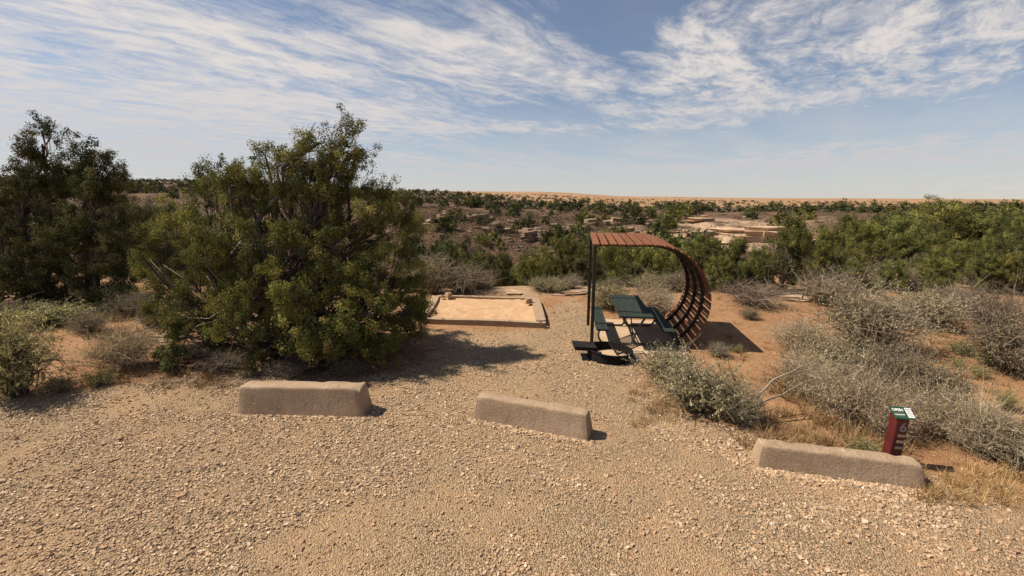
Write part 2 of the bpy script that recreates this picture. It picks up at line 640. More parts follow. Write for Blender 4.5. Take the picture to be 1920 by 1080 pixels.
def gravel_sd(x, y):
    x = np.asarray(x, float).ravel()
    y = np.asarray(y, float).ravel()
    inside = np.zeros(len(x), bool)
    dist = np.full(len(x), 1e9)
    n = len(poly)
    for i in range(n):
        ax, ay = poly[i]
        bx, by = poly[(i + 1) % n]
        cond = ((ay > y) != (by > y)) & (x < (bx - ax) * (y - ay) / (by - ay + 1e-12) + ax)
        inside ^= cond
        dx, dy = bx - ax, by - ay
        t = np.clip(((x - ax) * dx + (y - ay) * dy) / (dx * dx + dy * dy + 1e-12), 0, 1)
        dist = np.minimum(dist, np.hypot(x - ax - t * dx, y - ay - t * dy))
    return np.where(inside, dist, -dist)


def smooth01(x, a, b):
    t = np.clip((x - a) / (b - a), 0, 1)
    return t * t * (3 - 2 * t)


TRUNK = gnd(490, 655)


def build_ground():
    az = np.concatenate([np.linspace(-72, 72, 350), np.linspace(76, 284, 53)])
    az = np.radians(az)
    rr = np.concatenate([[0.0], np.geomspace(1.6, 9000, 430)])
    A, R = np.meshgrid(az, rr)
    x, y = R * np.sin(A), R * np.cos(A)
    z = height(x, y)
    nz, na = R.shape
    i = np.arange(nz - 1)[:, None] * na
    j = np.arange(na)[None]
    k = (j + 1) % na
    f = np.stack([i + j, i + k, i + na + k, i + na + j], -1).reshape(-1, 4)[:, ::-1]
    xf, yf = x.ravel(), y.ravel()
    sd = np.full(len(xf), -3.0)
    near = (np.hypot(xf, yf) < 60)
    sd[near] = np.clip(gravel_sd(xf[near], yf[near]), -3, 3)
    u = np.where(yf > 0.5, xf / np.maximum(yf, .5), 0)
    crest = np.interp(u, [-1.9, -.675, -.35, -.193, .048, .289, .65, 1.157], [900, 700, 420, 260, 200, 165, 160, 230])
    plain = smooth01(yf, crest * .9, crest * 1.35)
    hill = smooth01(yf, 16.5, 24)
    wob = (fbm(xf / 20, yf / 20, 55) - .5) * 30
    rock = np.exp(-((u - .46) / .17) ** 2) * smooth01(yf + wob, 54, 64) * (1 - smooth01(yf + wob, 82, 112))
    rock = np.maximum(rock, smooth01(yf, 14.6, 15.6) * (1 - smooth01(yf, 18, 21)) * smooth01(np.abs(u - .12), .5, .1) * .9)
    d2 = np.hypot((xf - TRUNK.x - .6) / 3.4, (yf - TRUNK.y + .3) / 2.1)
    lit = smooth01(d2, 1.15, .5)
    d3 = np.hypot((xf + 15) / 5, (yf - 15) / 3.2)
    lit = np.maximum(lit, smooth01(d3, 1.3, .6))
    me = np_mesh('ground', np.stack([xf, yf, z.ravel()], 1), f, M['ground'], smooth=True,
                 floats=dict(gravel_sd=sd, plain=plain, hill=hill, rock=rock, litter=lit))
    tag(link('ground', me), 'red sandy desert ground with gravel pad, canyon and far plain', None, kind='structure')


build_ground()


def gz(x, y):
    return float(height(x, y))


# ------------------------------------------------------------------ loose gravel
CUBE_V = np.array([(a, b, c) for c in (-.5, .5) for b in (-.5, .5) for a in (-.5, .5)])
CUBE_F = np.array([(0, 2, 3, 1), (4, 5, 7, 6), (0, 1, 5, 4), (2, 6, 7, 3), (0, 4, 6, 2), (1, 3, 7, 5)])


def pebble_mesh(name, pos, size, tint, flat=(.5, .95)):
    n = len(pos)
    v = np.repeat(CUBE_V[None], n, 0)
    v = v + rng.uniform(-.28, .28, v.shape)
    sc = np.stack([size * rng.uniform(.8, 1.5, n), size * rng.uniform(.6, 1.0, n), size * rng.uniform(*flat, n)], 1)
    v = v * sc[:, None]
    a, b = rng.uniform(0, 2 * math.pi, n), rng.normal(0, .5, n)
    ca, sa_, cb, sb = np.cos(a), np.sin(a), np.cos(b), np.sin(b)
    x, y, z = v[..., 0], v[..., 1], v[..., 2]
    y, z = y * cb[:, None] - z * sb[:, None], y * sb[:, None] + z * cb[:, None]
    x, y = x * ca[:, None] - y * sa_[:, None], x * sa_[:, None] + y * ca[:, None]
    v = np.stack([x, y, z], -1) + pos[:, None]
    f = (CUBE_F[None, 1:] + (np.arange(n) * 8)[:, None, None]).reshape(-1, 4)
    c = np.repeat(tint[:, None], 8, 1).reshape(-1, 3)
    return np_mesh(name, v.reshape(-1, 3), f, M['pebble'], cols=c)


def build_gravel():
    P = []
    for (y0, y1, den, smin, smax) in ((2.6, 4.6, 1700, .011, .030), (4.6, 6.5, 1250, .012, .031), (6.5, 9.5, 640, .014, .032), (9.5, 13.5, 280, .016, .033)):
        w1 = y1 * 1.32 + .8
        n = int(den * 2 * w1 * (y1 - y0))
        x, y = rng.uniform(-w1, w1, n), rng.uniform(y0, y1, n)
        keep = (np.abs(x) < y * 1.32 + .8)
        x, y = x[keep], y[keep]
        sd = gravel_sd(x, y)
        patch = fbm(x / .45, y / .45, 77) * .55 + fbm(x / 1.7, y / 1.7, 78) * .45
        for tx in (-1.9, -.2, 2.6, 4.2):
            patch = patch - .10 * np.exp(-((x - tx - .25 * y + .3 * np.sin(y * .8 + tx)) / .35) ** 2)
        dens = smooth01(patch, .37, .53) * .84 + .16
        keep = (rng.uniform(0, 1, len(x)) < dens) & (sd + rng.normal(0, .22, len(x)) > 0)
        x, y = x[keep], y[keep]
        s = smin + (smax - smin) * rng.power(.55, len(x)) ** 1.6
        P.append(np.stack([x, y, s, dens[keep]], 1))
    for pa, pb in (((441, 779), (681, 784)), ((884, 787), (1104, 829)), ((1418, 878), (1742, 923))):
        a, b = gnd(*pa), gnd(*pb)
        n = 900
        tt = rng.uniform(-.03, 1.03, n)
        nx, ny = -(b.y - a.y) / (b - a).length, (b.x - a.x) / (b - a).length
        oo = -np.abs(rng.normal(0, .07, n)) + .02
        P.append(np.stack([a.x + (b.x - a.x) * tt + nx * oo, a.y + (b.y - a.y) * tt + ny * oo, rng.uniform(.010, .034, n), np.ones(n)], 1))
    P = np.concatenate(P)
    big = rng.uniform(0, 1, len(P)) < .012
    P[big, 2] *= rng.uniform(1.3, 1.9, big.sum())
    pos = np.stack([P[:, 0], P[:, 1], height(P[:, 0], P[:, 1]) + P[:, 2] * .12], 1)
    base = np.array([(.49, .355, .215), (.40, .285, .170), (.57, .43, .275), (.26, .185, .12), (.46, .30, .17), (.66, .53, .37), (.17, .13, .10)])
    idx = rng.choice(7, len(P), p=[.32, .25, .18, .08, .12, .03, .02])
    tint = base[idx] * rng.uniform(.85, 1.15, (len(P), 1))
    dust = (.55 * (1 - P[:, 3]))[:, None]
    tint = tint * (1 - dust) + np.array((.45, .27, .145)) * dust
    tag(link('gravel', pebble_mesh('gravel', pos, P[:, 2], tint)), 'loose tan crushed gravel spread over the parking pad and path', 'gravel', kind='stuff')


build_gravel()


# ------------------------------------------------------------------ plants
def leaf_quads(cent, dirs, ln, wd, cols, rnd, nh=None):
    n = len(cent)
    d = dirs / (np.linalg.norm(dirs, axis=1, keepdims=True) + 1e-9)
    r = rnd.normal(size=(n, 3))
    s = np.cross(d, r) if nh is None else np.cross(d, nh + r * .45)
    s /= np.linalg.norm(s, axis=1, keepdims=True) + 1e-9
    nn = np.cross(d, s)
    ln, wd = np.asarray(ln)[:, None], np.asarray(wd)[:, None]
    a = cent - d * ln * .5
    b = cent + s * wd * .5 + nn * wd * .22
    c = cent + d * ln * .5
    e = cent - s * wd * .5 + nn * wd * .22
    v = np.stack([a, b, c, e], 1).reshape(-1, 3)
    f = np.arange(n * 4).reshape(-1, 4)
    return v, f, np.repeat(cols, 4, 0)


def wiggle(p0, p1, n, amp, rnd, sag=0.0):
    t = np.linspace(0, 1, n)[:, None]
    p = p0 + (p1 - p0) * t
    k = rnd.normal(size=(n, 3)) * amp
    k = np.cumsum(k, 0)
    k -= k[-1] * t
    k[0] = 0
    p = p + k
    p[:, 2] += sag * np.sin(t[:, 0] * math.pi)
    return p


BARKS = np.array([(.16, .12, .095), (.24, .20, .17), (.11, .08, .06)])


def juniper(name, lobes, seed, puff_r=.17, puff_den=46, leaves=80, leaf=(.055, .022), green=None, trunk_r=.16, base=(0, 0, 0), spread=.25, twigs=.5, stems=1):
    """lobes: (x,y,z,r) in the tree's own frame; returns trunk mesh, crown mesh"""
    rnd = np.random.default_rng(seed)
    green = np.array(green if green is not None else [(.060, .072, .022), (.082, .090, .026), (.042, .056, .020), (.105, .098, .030)])
    wood = MB()
    lob = np.array(lobes, float)
    top = lob[np.argmax(lob[:, 2])]
    forks = []
    for s in range(stems):
        b = np.array(base, float) + np.array([rnd.normal(0, .14), rnd.normal(0, .14), -.15]) * (1 if stems > 1 else 0) + np.array([0, 0, -.12])
        tgt = top[:3] * np.array([.95, .95, .93]) if s == 0 else lob[rnd.integers(len(lob)), :3] * .97
        tp = wiggle(b, tgt, 9, .05 * top[2] / 3, rnd)
        r = trunk_r * (1 if s == 0 else .7)
        wood.tube(tp, np.linspace(r, r * .12, 9) + np.array([r * .35] + [0] * 8), 7, BARKS[0])
        forks.append(tp)
    cen, cdir, ccol, nh = [], [], [], []
    for L in lob:
        c, r = L[:3], L[3]
        tp = forks[rnd.integers(len(forks))]
        # leave the stem somewhere below the lobe
        i = int(np.clip(np.argmin(np.linalg.norm(tp - (c * np.array([.55, .55, .6])), axis=1)), 1, 6))
        st = tp[i]
        d = np.linalg.norm(c - st)
        lp = wiggle(st, c, 7, .045 * d, rnd, -.10 * d)
        lr = np.clip(.018 * d + .010, .014, trunk_r * .42)
        wood.tube(lp, np.linspace(lr, lr * .35, 7), 5, BARKS[rnd.integers(3)])
        n = max(9, int(puff_den * (r / .6) ** 1.45))
        nc = max(2, int(n / 4.5))
        dirs = rnd.normal(size=(nc, 3)) + np.array([0, 0, .15])
        dirs /= np.linalg.norm(dirs, axis=1, keepdims=True)
        rad = r * (.30 + .60 * rnd.uniform(0, 1, nc) ** .5)
        cc_ = c + dirs * rad[:, None] * np.array([1, 1, .95])
        pick = rnd.integers(0, nc, n)
        cs_ = rnd.uniform(.6, 1.25, nc) * puff_r
        pc = cc_[pick] + rnd.normal(size=(n, 3)) * cs_[pick][:, None] * np.array([.8, .8, .85])
        ctone = rnd.uniform(.55, 1.5, nc)[pick]
        keep_ = pc[:, 2] > .05
        pc, ctone = pc[keep_], ctone[keep_]
        for q in range(len(pc)):
            if rnd.uniform() < twigs:
                s0 = lp[rnd.integers(3, 7)]
                wood.tube(wiggle(s0, pc[q], 4, .02, rnd), [.011, .008, .006, .003], 3, BARKS[1] if rnd.uniform() < .35 else BARKS[0])
        lobe_tone = rnd.uniform(.78, 1.22)
        for q in range(len(pc)):
            pr_ = puff_r * rnd.uniform(.65, 1.2)
            m = int(leaves * rnd.uniform(.55, 1.25) * (pr_ / puff_r + .25))
            out = pc[q] - c
            out = out / (np.linalg.norm(out) + 1e-6)
            gd = rnd.normal(size=(m, 3))
            gd /= np.linalg.norm(gd, axis=1, keepdims=True)
            gl = rnd.uniform(0, 1, (m, 1)) ** .4
            ax_ = rnd.normal(size=3) * .35 + out * .35 + np.array([0, 0, .25])
            g = gd * gl * pr_ * .8 + ax_ * rnd.uniform(-.6, .9, (m, 1)) * pr_
            cen.append(pc[q] + g)
            nrm_ = gd + out * .6
            nh.append(nrm_)
            dd_ = ax_ * .9 + rnd.normal(size=(m, 3)) * .7
            cdir.append(dd_)
            cc = green[rnd.choice(len(green), p=None)] * lobe_tone * ctone[q] * rnd.uniform(.85, 1.18)
            ccol.append(cc * rnd.uniform(.75, 1.25, (m, 1)))
    # a few bare dead branches
    for q in range(int(len(lob) * .8)):
        tp = forks[rnd.integers(len(forks))]
        s0 = tp[rnd.integers(1, 6)]
        L = lob[rnd.integers(len(lob))]
        dv = L[:3] * .93 + rnd.normal(size=3) * L[3] * .25
        dv[2] = max(dv[2], .2)
        wood.tube(wiggle(s0, dv, 7, .09, rnd, -.15), np.linspace(.024, .006, 7), 4, np.array((.34, .295, .245)) * rnd.uniform(.7, 1.1))
    cen, cdir, ccol = np.concatenate(cen), np.concatenate(cdir), np.concatenate(ccol)
    k = len(cen)
    v, f, c = leaf_quads(cen, cdir, leaf[0] * rnd.uniform(.6, 1.4, k), leaf[1] * rnd.uniform(.7, 1.3, k), ccol, rnd, np.concatenate(nh))
    return wood.mesh(name + '_trunk', M['bark'], True), np_mesh(name + '_crown', v, f, M['leaf'], cols=c)


def dome_lobes(seed, h, wid, n, low=.12):
    rnd = np.random.default_rng(seed)
    out = []
    for i in range(n):
        a = rnd.uniform(0, 2 * math.pi)
        t = (i + .5) / n
        z = h * (low + (.86 - low) * t)
        env = wid * (1 - max(0, t - .35) ** 1.5 * 1.1)
        r = env * math.sqrt(rnd.uniform(.05, 1)) * .72
        out.append((r * math.cos(a), r * math.sin(a), z * rnd.uniform(.9, 1.06), rnd.uniform(.16, .27) * (h + wid) * .5))
    return out


def shrub(name, seed, h=1.0, wid=.6, stems=60, twigs=4, leaf_n=2500, leaf=(.035, .012), stem_cols=None, leaf_cols=None, thick=.012, up=.9, leaf_zone=.35, curl=.05):
    """many thin woody stems fanning from the base, small leaves along the outer twigs"""
    rnd = np.random.default_rng(seed)
    stem_cols = np.array(stem_cols if stem_cols is not None else [(.22, .185, .15), (.30, .26, .21), (.15, .12, .10)])
    wood = MB()
    tips = []
    for s in range(stems):
        a = rnd.uniform(0, 2 * math.pi)
        sp = math.sqrt(rnd.uniform(0, 1))
        end = np.array([math.cos(a) * sp * wid, math.sin(a) * sp * wid, h * (1 - .55 * sp ** 2) * rnd.uniform(.55, 1.0) * up])
        b = np.array([rnd.normal(0, .06 * wid), rnd.normal(0, .06 * wid), -.04])
        p = wiggle(b, end, 6, curl * h, rnd, .10 * h * sp)
        col = stem_cols[rnd.integers(len(stem_cols))] * rnd.uniform(.7, 1.25)
        wood.tube(p, np.linspace(thick, thick * .3, 6) * rnd.uniform(.6, 1.2), 3, col, cap=False)
        for k in range(twigs):
            i = rnd.integers(2, 6)
            s0 = p[i]
            e = s0 + rnd.normal(size=3) * .16 * (h + wid) * np.array([1, 1, .7]) + np.array([0, 0, .10 * h])
            e[2] = max(e[2], .03)
            q = wiggle(s0, e, 4, .015 * h, rnd)
            wood.tube(q, np.linspace(thick * .38, thick * .14, 4), 3, col * rnd.uniform(.85, 1.2), cap=False)
            tips.append(q)
    tr = wood.mesh(name + '_stems', M['bark'])
    if leaf_n == 0:
        return [('stems', tr)]
    leaf_cols = np.array(leaf_cols if leaf_cols is not None else [(.20, .19, .125), (.255, .24, .165), (.15, .15, .095)])
    tips = np.array(tips)
    ti = rnd.integers(0, len(tips), leaf_n)
    t = rnd.uniform(leaf_zone, 1, leaf_n) * 2.999
    i0 = t.astype(int)
    fr = (t - i0)[:, None]
    c = tips[ti, i0] * (1 - fr) + tips[ti, np.minimum(i0 + 1, 3)] * fr
    c = c + rnd.normal(size=c.shape) * .012
    d = rnd.normal(size=c.shape) + np.array([0, 0, .6])
    cols = leaf_cols[(ti * 7) % len(leaf_cols)] * rnd.uniform(.7, 1.3, (leaf_n, 1))
    v, f, cc = leaf_quads(c, d, leaf[0] * rnd.uniform(.6, 1.4, leaf_n), leaf[1] * rnd.uniform(.7, 1.3, leaf_n), cols, rnd)
    return [('stems', tr), ('foliage', np_mesh(name + '_foliage', v, f, M['sage'], cols=cc))]


def tuft(name, seed, n=160, h=.3, wid=.16, cols=((.42, .29, .13), (.50, .37, .19), (.33, .22, .10)), bw=.006):
    """clump of grass blades, each a narrow folded strip"""
    rnd = np.random.default_rng(seed)
    mb = MB()
    cols = np.array(cols)
    for i in range(n):
        a = rnd.uniform(0, 2 * math.pi)
        r = wid * .5 * math.sqrt(rnd.uniform())
        b = np.array([math.cos(a) * r, math.sin(a) * r, -.02])
        e = b + np.array([math.cos(a), math.sin(a), 0]) * wid * rnd.uniform(.2, 1.1) + np.array([rnd.normal(0, .03), rnd.normal(0, .03), h * rnd.uniform(.4, 1)])
        p = wiggle(b, e, 3, .012, rnd, .04 * h)
        mb.tube(p, np.linspace(bw * .5, bw * .12, 3), 3, cols[rnd.integers(len(cols))] * rnd.uniform(.75, 1.2), cap=False)
    return mb.mesh(name, M['grass'])


def place(parts, name, loc, scale, rotz, label, cat, group=None):
    o = thing(name, label, cat, loc, rotz, group)
    o.scale = scale if hasattr(scale, '__len__') else (scale, scale, scale)
    for pn, me in parts:
        link(pn, me, o)
    return o


OLIVE = [(.125, .128, .034), (.165, .156, .044), (.080, .088, .027), (.200, .168, .048)]
DARKG = [(.095, .102, .038), (.125, .128, .048), (.066, .074, .030), (.150, .138, .056)]
BRIGHT = [(.115, .124, .036), (.150, .152, .045), (.078, .090, .030), (.180, .162, .052)]


def lobes_px(lst, base, depth0):
    out = []
    for (px, py, rpx, dy) in lst:
        p = at_depth(px, py, depth0 + dy)
        out.append((p.x - base.x, p.y - base.y, p.z - base.z, rpx * (depth0 + dy) / FPX))
    return out


rnd = random.Random(5)
# the big juniper
MAIN = [(640, 262, 40, .1), (668, 285, 26, .2), (600, 268, 30, 0), (560, 285, 34, -.1), (620, 305, 34, .1), (650, 322, 24, .3), (580, 330, 46, .2), (520, 318, 38, 0), (497, 290, 18, -.1),
        (425, 318, 36, .2), (452, 328, 24, 0), (400, 350, 40, .5), (450, 375, 50, -.2), (520, 385, 62, .3), (590, 390, 60, -.2), (640, 385, 36, .5),
        (718, 365, 36, .3), (742, 388, 32, .1), (690, 400, 44, -.3), (765, 425, 30, .4), (728, 450, 56, 0), (775, 480, 26, .2),
        (365, 410, 48, .2), (330, 445, 52, -.3), (283, 438, 30, .2), (265, 480, 24, -.4), (290, 515, 42, .1), (345, 510, 52, .6), (400, 460, 60, -.6),
        (470, 460, 66, -.9), (560, 470, 72, -.8), (640, 470, 62, -.8), (700, 510, 56, -.7), (760, 535, 38, 0), (785, 575, 22, -.1), (755, 595, 42, -.5),
        (300, 570, 38, -.4), (350, 590, 44, -.8), (400, 560, 56, -.9), (330, 625, 26, -1.0), (480, 550, 60, -1.2), (560, 560, 56, -1.3), (640, 560, 58, -1.2), (700, 590, 50, -1.2),
        (430, 620, 36, -1.2), (520, 620, 40, -1.4), (590, 625, 46, -1.6), (650, 630, 42, -1.5), (720, 635, 34, -1.1), (500, 440, 80, .9), (600, 440, 80, .9), (420, 500, 70, 1.0), (680, 480, 66, 1.0), (530, 560, 70, 1.0), (640, 575, 60, .8),
        (560, 655, 26, -1.7), (625, 660, 24, -1.7), (770, 620, 34, -.3), (735, 655, 26, -1.0), (690, 648, 34, -.6), (790, 545, 26, .5), (700, 560, 60, .6), (760, 590, 44, .8), (470, 590, 50, .8), (600, 610, 50, .6), (380, 580, 44, .2), (345, 545, 40, -.4), (680, 655, 30, -1.4), (420, 645, 34, -.8), (370, 625, 34, -.2), (470, 655, 30, -1.3), (310, 600, 30, .3), (560, 590, 60, .2), (660, 600, 56, .4), (450, 560, 60, .5), (740, 560, 44, .9), (520, 500, 80, .4), (620, 510, 80, .3), (470, 345, 40, .2), (545, 345, 42, -.1), (610, 350, 42, .2), (400, 335, 30, 0), (430, 350, 36, -.3), (680, 350, 30, .3), (640, 290, 30, -.1)]
base = gnd(490, 655)
wd, cr = juniper('big_juniper', lobes_px(MAIN, base, base.y), 11, puff_r=.14, puff_den=56, leaves=80, leaf=(.047, .0172), green=OLIVE, trunk_r=.17, stems=4, twigs=.55)
o = thing('juniper_tree', 'large bushy olive-green juniper beside the tent pad, casting a shadow on the gravel', 'tree', base)
link('trunk', wd, o)
link('crown', cr, o)

# the darker pair at the left edge
L1 = [(78, 246, 17, 0), (95, 258, 12, .2), (58, 264, 16, 0), (52, 292, 17, .3), (82, 292, 22, 0), (72, 330, 32, .2), (100, 360, 40, -.3), (50, 375, 50, .3), (20, 400, 46, 0), (60, 440, 60, -.6), (10, 470, 60, -.5),
      (100, 470, 56, -.9), (40, 520, 56, -1.0), (90, 540, 44, -.8), (-30, 440, 60, 0), (-40, 520, 60, -.4), (60, 420, 70, 1), (120, 420, 50, .8), (60, 552, 34, -1.0), (0, 556, 40, -.8), (85, 318, 28, -.2), (62, 308, 22, .2), (50, 345, 34, -.2), (100, 335, 28, .1), (30, 360, 36, .2), (110, 556, 32, -.6), (30, 500, 70, .6)]
bL = gnd(70, 566)
wd, cr = juniper('tall_juniper', lobes_px(L1, bL, bL.y), 12, puff_r=.18, puff_den=36, leaves=72, leaf=(.070, .025), green=DARKG, trunk_r=.2, stems=2, twigs=.4)
o = thing('juniper_tree', 'tall dark juniper with a narrow top at the left edge', 'tree', bL)
link('trunk', wd, o)
link('crown', cr, o)
L2 = [(168, 278, 18, 0), (190, 290, 13, .1), (152, 304, 19, .1), (180, 324, 27, 0), (208, 335, 28, -.2), (160, 365, 44, .2), (215, 385, 40, 0), (235, 420, 34, -.2), (180, 430, 56, -.6), (140, 480, 50, -.7), (215, 475, 46, -.5),
      (248, 465, 22, 0), (180, 525, 48, -.8), (130, 540, 40, -.7), (230, 530, 34, -.4), (190, 440, 60, .9), (160, 556, 30, -.9), (165, 345, 34, -.3), (200, 355, 32, -.1), (150, 330, 24, .2), (195, 310, 20, 0), (215, 556, 28, -.5), (180, 500, 60, .5)]
bL2 = gnd(165, 566)
wd, cr = juniper('twin_juniper', lobes_px(L2, bL2, bL2.y), 13, puff_r=.18, puff_den=36, leaves=72, leaf=(.070, .025), green=DARKG, trunk_r=.17, stems=2, twigs=.4)
o = thing('juniper_tree', 'dark twin-topped juniper between the tall left-edge juniper and the big olive juniper', 'tree', bL2)
link('trunk', wd, o)
link('crown', cr, o)

GREYS = [(.30, .235, .17), (.39, .31, .225), (.20, .155, .11)]
SAGE = [shrub('sage_%d' % i, 500 + i, 1.0, .75, 90, 7, 9000, (.046, .017), leaf_cols=[(.37, .32, .17), (.46, .39, .22), (.27, .24, .12)], leaf_zone=.1) for i in range(3)]
SAGE_Y = [shrub('yellow_sage_%d' % i, 520 + i, 1.0, .6, 100, 7, 6000, (.050, .015), leaf_cols=[(.47, .43, .17), (.57, .52, .23), (.31, .29, .11)], stem_cols=[(.15, .115, .085), (.22, .18, .13)]) for i in range(2)]
GREY = [shrub('grey_brush_%d' % i, 540 + i, 1.0, .8, 120, 8, 6500, (.040, .014), stem_cols=GREYS, leaf_cols=[(.36, .315, .18), (.28, .25, .14)], leaf_zone=.1) for i in range(3)]
DEAD = [shrub('dead_brush_%d' % i, 560 + i, 1.0, .8, 110, 8, 0, stem_cols=GREYS, thick=.011, curl=.07) for i in range(2)]
PALE = [shrub('pale_brush_%d' % i, 580 + i, 1.0, .85, 150, 9, 6500, (.036, .011), stem_cols=[(.48, .38, .27), (.60, .49, .36), (.30, .23, .16)], leaf_cols=[(.58, .45, .25), (.68, .54, .32), (.44, .34, .18)], leaf_zone=.05, thick=.009) for i in range(3)]
SMALLG = [shrub('green_tuft_%d' % i, 600 + i, .5, .38, 60, 5, 2600, (.04, .012), leaf_cols=[(.27, .25, .08), (.33, .29, .10), (.19, .185, .06)], thick=.007) for i in range(2)]
GREY_, DEAD_ = GREY, DEAD

# prototypes for the rest (unit: metres, then scaled)
NEAR_J = []
for i in range(5):
    h, wdt = (3.2, 1.9) if i < 3 else (2.4, 2.2)
    wd, cr = juniper('juniper_%d' % i, dome_lobes(100 + i, h, wdt, 22), 200 + i, puff_r=.20, puff_den=30, leaves=54, leaf=(.078, .028), green=[BRIGHT, OLIVE, DARKG, BRIGHT, OLIVE][i], trunk_r=.13, stems=3, twigs=.4)
    NEAR_J.append(([('trunk', wd), ('crown', cr)], h, wdt))
FAR_J = []
for i in range(4):
    wd, cr = juniper('far_juniper_%d' % i, dome_lobes(300 + i, 2.4, 1.9, 11), 400 + i, puff_r=.30, puff_den=9, leaves=22, leaf=(.22, .10), green=[BRIGHT, DARKG, OLIVE, DARKG][i], trunk_r=.12, stems=2, twigs=.15)
    FAR_J.append(([('trunk', wd), ('crown', cr)], 2.4, 1.9))
def plant_px(parts, name, px, base_py, top_py, half_w, label, cat, proto_h=1.0, proto_w=.75, group=None, rot=None):
    g = gnd(px, base_py)
    t = at_depth(px, top_py, g.y)
    h = max(t.z - g.z, .1)
    wv = half_w * g.y / FPX
    return place(parts, name, (g.x, g.y, g.z - .01), (wv / proto_w, wv / proto_w, h / proto_h), random.Random(px * 7 + base_py).uniform(0, 6.28) if rot is None else rot, label, cat, group)


def tree_at(px, depth, top_py, half_w, label, proto=None, group=None, cat='tree', protos=NEAR_J, name='juniper_tree'):
    x = (px - 960) / FPX * depth / math.cos(PITCH) * 1.0
    # keep the pixel column: solve the lateral offset at this depth and mid height
    p = at_depth(px, (top_py + 520) / 2, depth)
    x = p.x
    z = gz(x, depth)
    top = at_depth(px, top_py, depth).z
    h = max(top - z, .6)
    r = random.Random(int(px * 13 + depth * 71))
    parts, ph, pw = protos[r.randrange(len(protos)) if proto is None else proto]
    s = h / (ph * .97)
    sw = max(half_w * depth / FPX / (pw * .98), .72 * s)
    return place(parts, name, (x, depth, z - .05), (sw, sw, s), r.uniform(0, 6.28), label, cat, group)


tree_at(935, 18.8, 466, 38, 'small dark green juniper behind the far rail of the tent pad', 2)
tree_at(1002, 20.5, 476, 36, 'low olive juniper left of the shelter posts, behind the sandstone slabs', 4)
tree_at(1062, 20.0, 436, 60, 'broad olive juniper with grey limbs just left of the shelter roof', 1)
tree_at(1150, 19.2, 452, 62, 'olive juniper seen through the shelter beneath its flat roof', 4)
tree_at(1215, 19.5, 462, 42, 'grey-green juniper seen under the curve of the shelter roof', 1)
tree_at(1322, 16.8, 446, 62, 'broad bright green juniper just right of the curved shelter', 3)
tree_at(1392, 16.6, 440, 48, 'green juniper between the shelter and the tallest juniper on the right', 0)
tree_at(1470, 15.4, 398, 66, 'tallest rounded green juniper on the right, in front of the pale rock outcrop', 0)
tree_at(1545, 17.0, 418, 44, 'green juniper touching the right side of the tallest right-hand juniper', 1)
for (px, d, top, hw, pr, lab) in [
        (1610, 25, 408, 55, 1, 'olive juniper at the left end of the back row of the right-hand thicket'),
        (1680, 29, 402, 60, 0, 'green juniper in the back row of the thicket, above the number post'),
        (1745, 24, 418, 58, 3, 'broad low bright green juniper mid-thicket, above the light sagebrush'),
        (1815, 28, 400, 62, 0, 'green juniper in the back row of the thicket, third from the right edge'),
        (1885, 25, 394, 62, 3, 'bright green juniper in the back row near the right edge'),
        (1960, 22, 388, 70, 0, 'bright green juniper cut off by the right edge, in the back row'),
        (1640, 17.8, 448, 50, 1, 'olive juniper behind the large rounded grey brush'),
        (1705, 18.0, 436, 56, 0, 'dense green juniper in the front row of the thicket, behind the light sagebrush'),
        (1790, 17.6, 450, 50, 1, 'dark olive juniper in the front row, behind the purple-grey brush'),
        (1865, 18.0, 436, 58, 3, 'bright green juniper in the front row, behind the leafless right-hand brush'),
        (1950, 16.6, 426, 62, 2, 'dark juniper at the right edge in the front row'),
        (1590, 30, 398, 50, 0, 'far green juniper peeping over the left end of the thicket'),
        (1560, 19.5, 476, 40, 2, 'dark low juniper between the tallest juniper and the rounded grey brush')]:
    tree_at(px, d, top, hw, lab, pr)
for (px, d, top, hw, pr, lab) in [
        (1590, 15.8, 486, 40, 0, 'waist-high green juniper at the front left corner of the thicket'),
        (1668, 15.9, 486, 46, 3, 'low spreading green juniper directly right of the rounded grey brush'),
        (1758, 15.6, 478, 46, 1, 'olive juniper standing over the purple-grey leafless brush'),
        (1838, 15.9, 470, 46, 0, 'green juniper behind the leafless grey brush near the right edge'),
        (1910, 15.2, 468, 50, 1, 'olive juniper at the right edge, lowest of the thicket'),
        (1352, 16.0, 474, 40, 1, 'olive juniper low beside the shelter curve, in front of the broad bright one'),
        (1428, 15.6, 470, 36, 3, 'bright green low juniper at the left foot of the tallest juniper'),
        (1100, 17.2, 478, 44, 2, 'dark juniper directly behind the two shelter posts'),
        (1185, 17.0, 488, 40, 2, 'dark low juniper behind the picnic table top'),
        (1028, 17.4, 486, 34, 4, 'small olive juniper above the slab left of the shelter')]:
    tree_at(px, d, top, hw, lab, pr)
for i in range(11):
    px = rnd.uniform(1500, 1960)
    d = rnd.uniform(15.2, 21)
    x = (px - 960) / FPX * d
    hh = rnd.uniform(.6, 1.2)
    place(rnd.choice(GREY_ + DEAD_), 'brush', (x, d, gz(x, d) - .02), (hh * .9, hh * .9, hh), rnd.uniform(0, 6.28), 'tall grey twiggy bush mixed among the junipers of the right-hand thicket', 'shrub', 'grey brush in the thicket')
tree_at(845, 27, 438, 62, 'dark bushy juniper down in the gully, right of the big olive juniper', 2)
tree_at(300, 21, 372, 60, 'dark juniper in the gap between the left-edge junipers and the big juniper', 2)
tree_at(252, 24, 385, 50, 'dark green juniper just behind the twin-topped juniper', 2)
tree_at(-30, 19, 370, 80, 'dark juniper cut off by the left edge of the picture', 2)
tree_at(340, 26, 395, 60, 'small dark juniper half hidden behind the big olive juniper', 4)

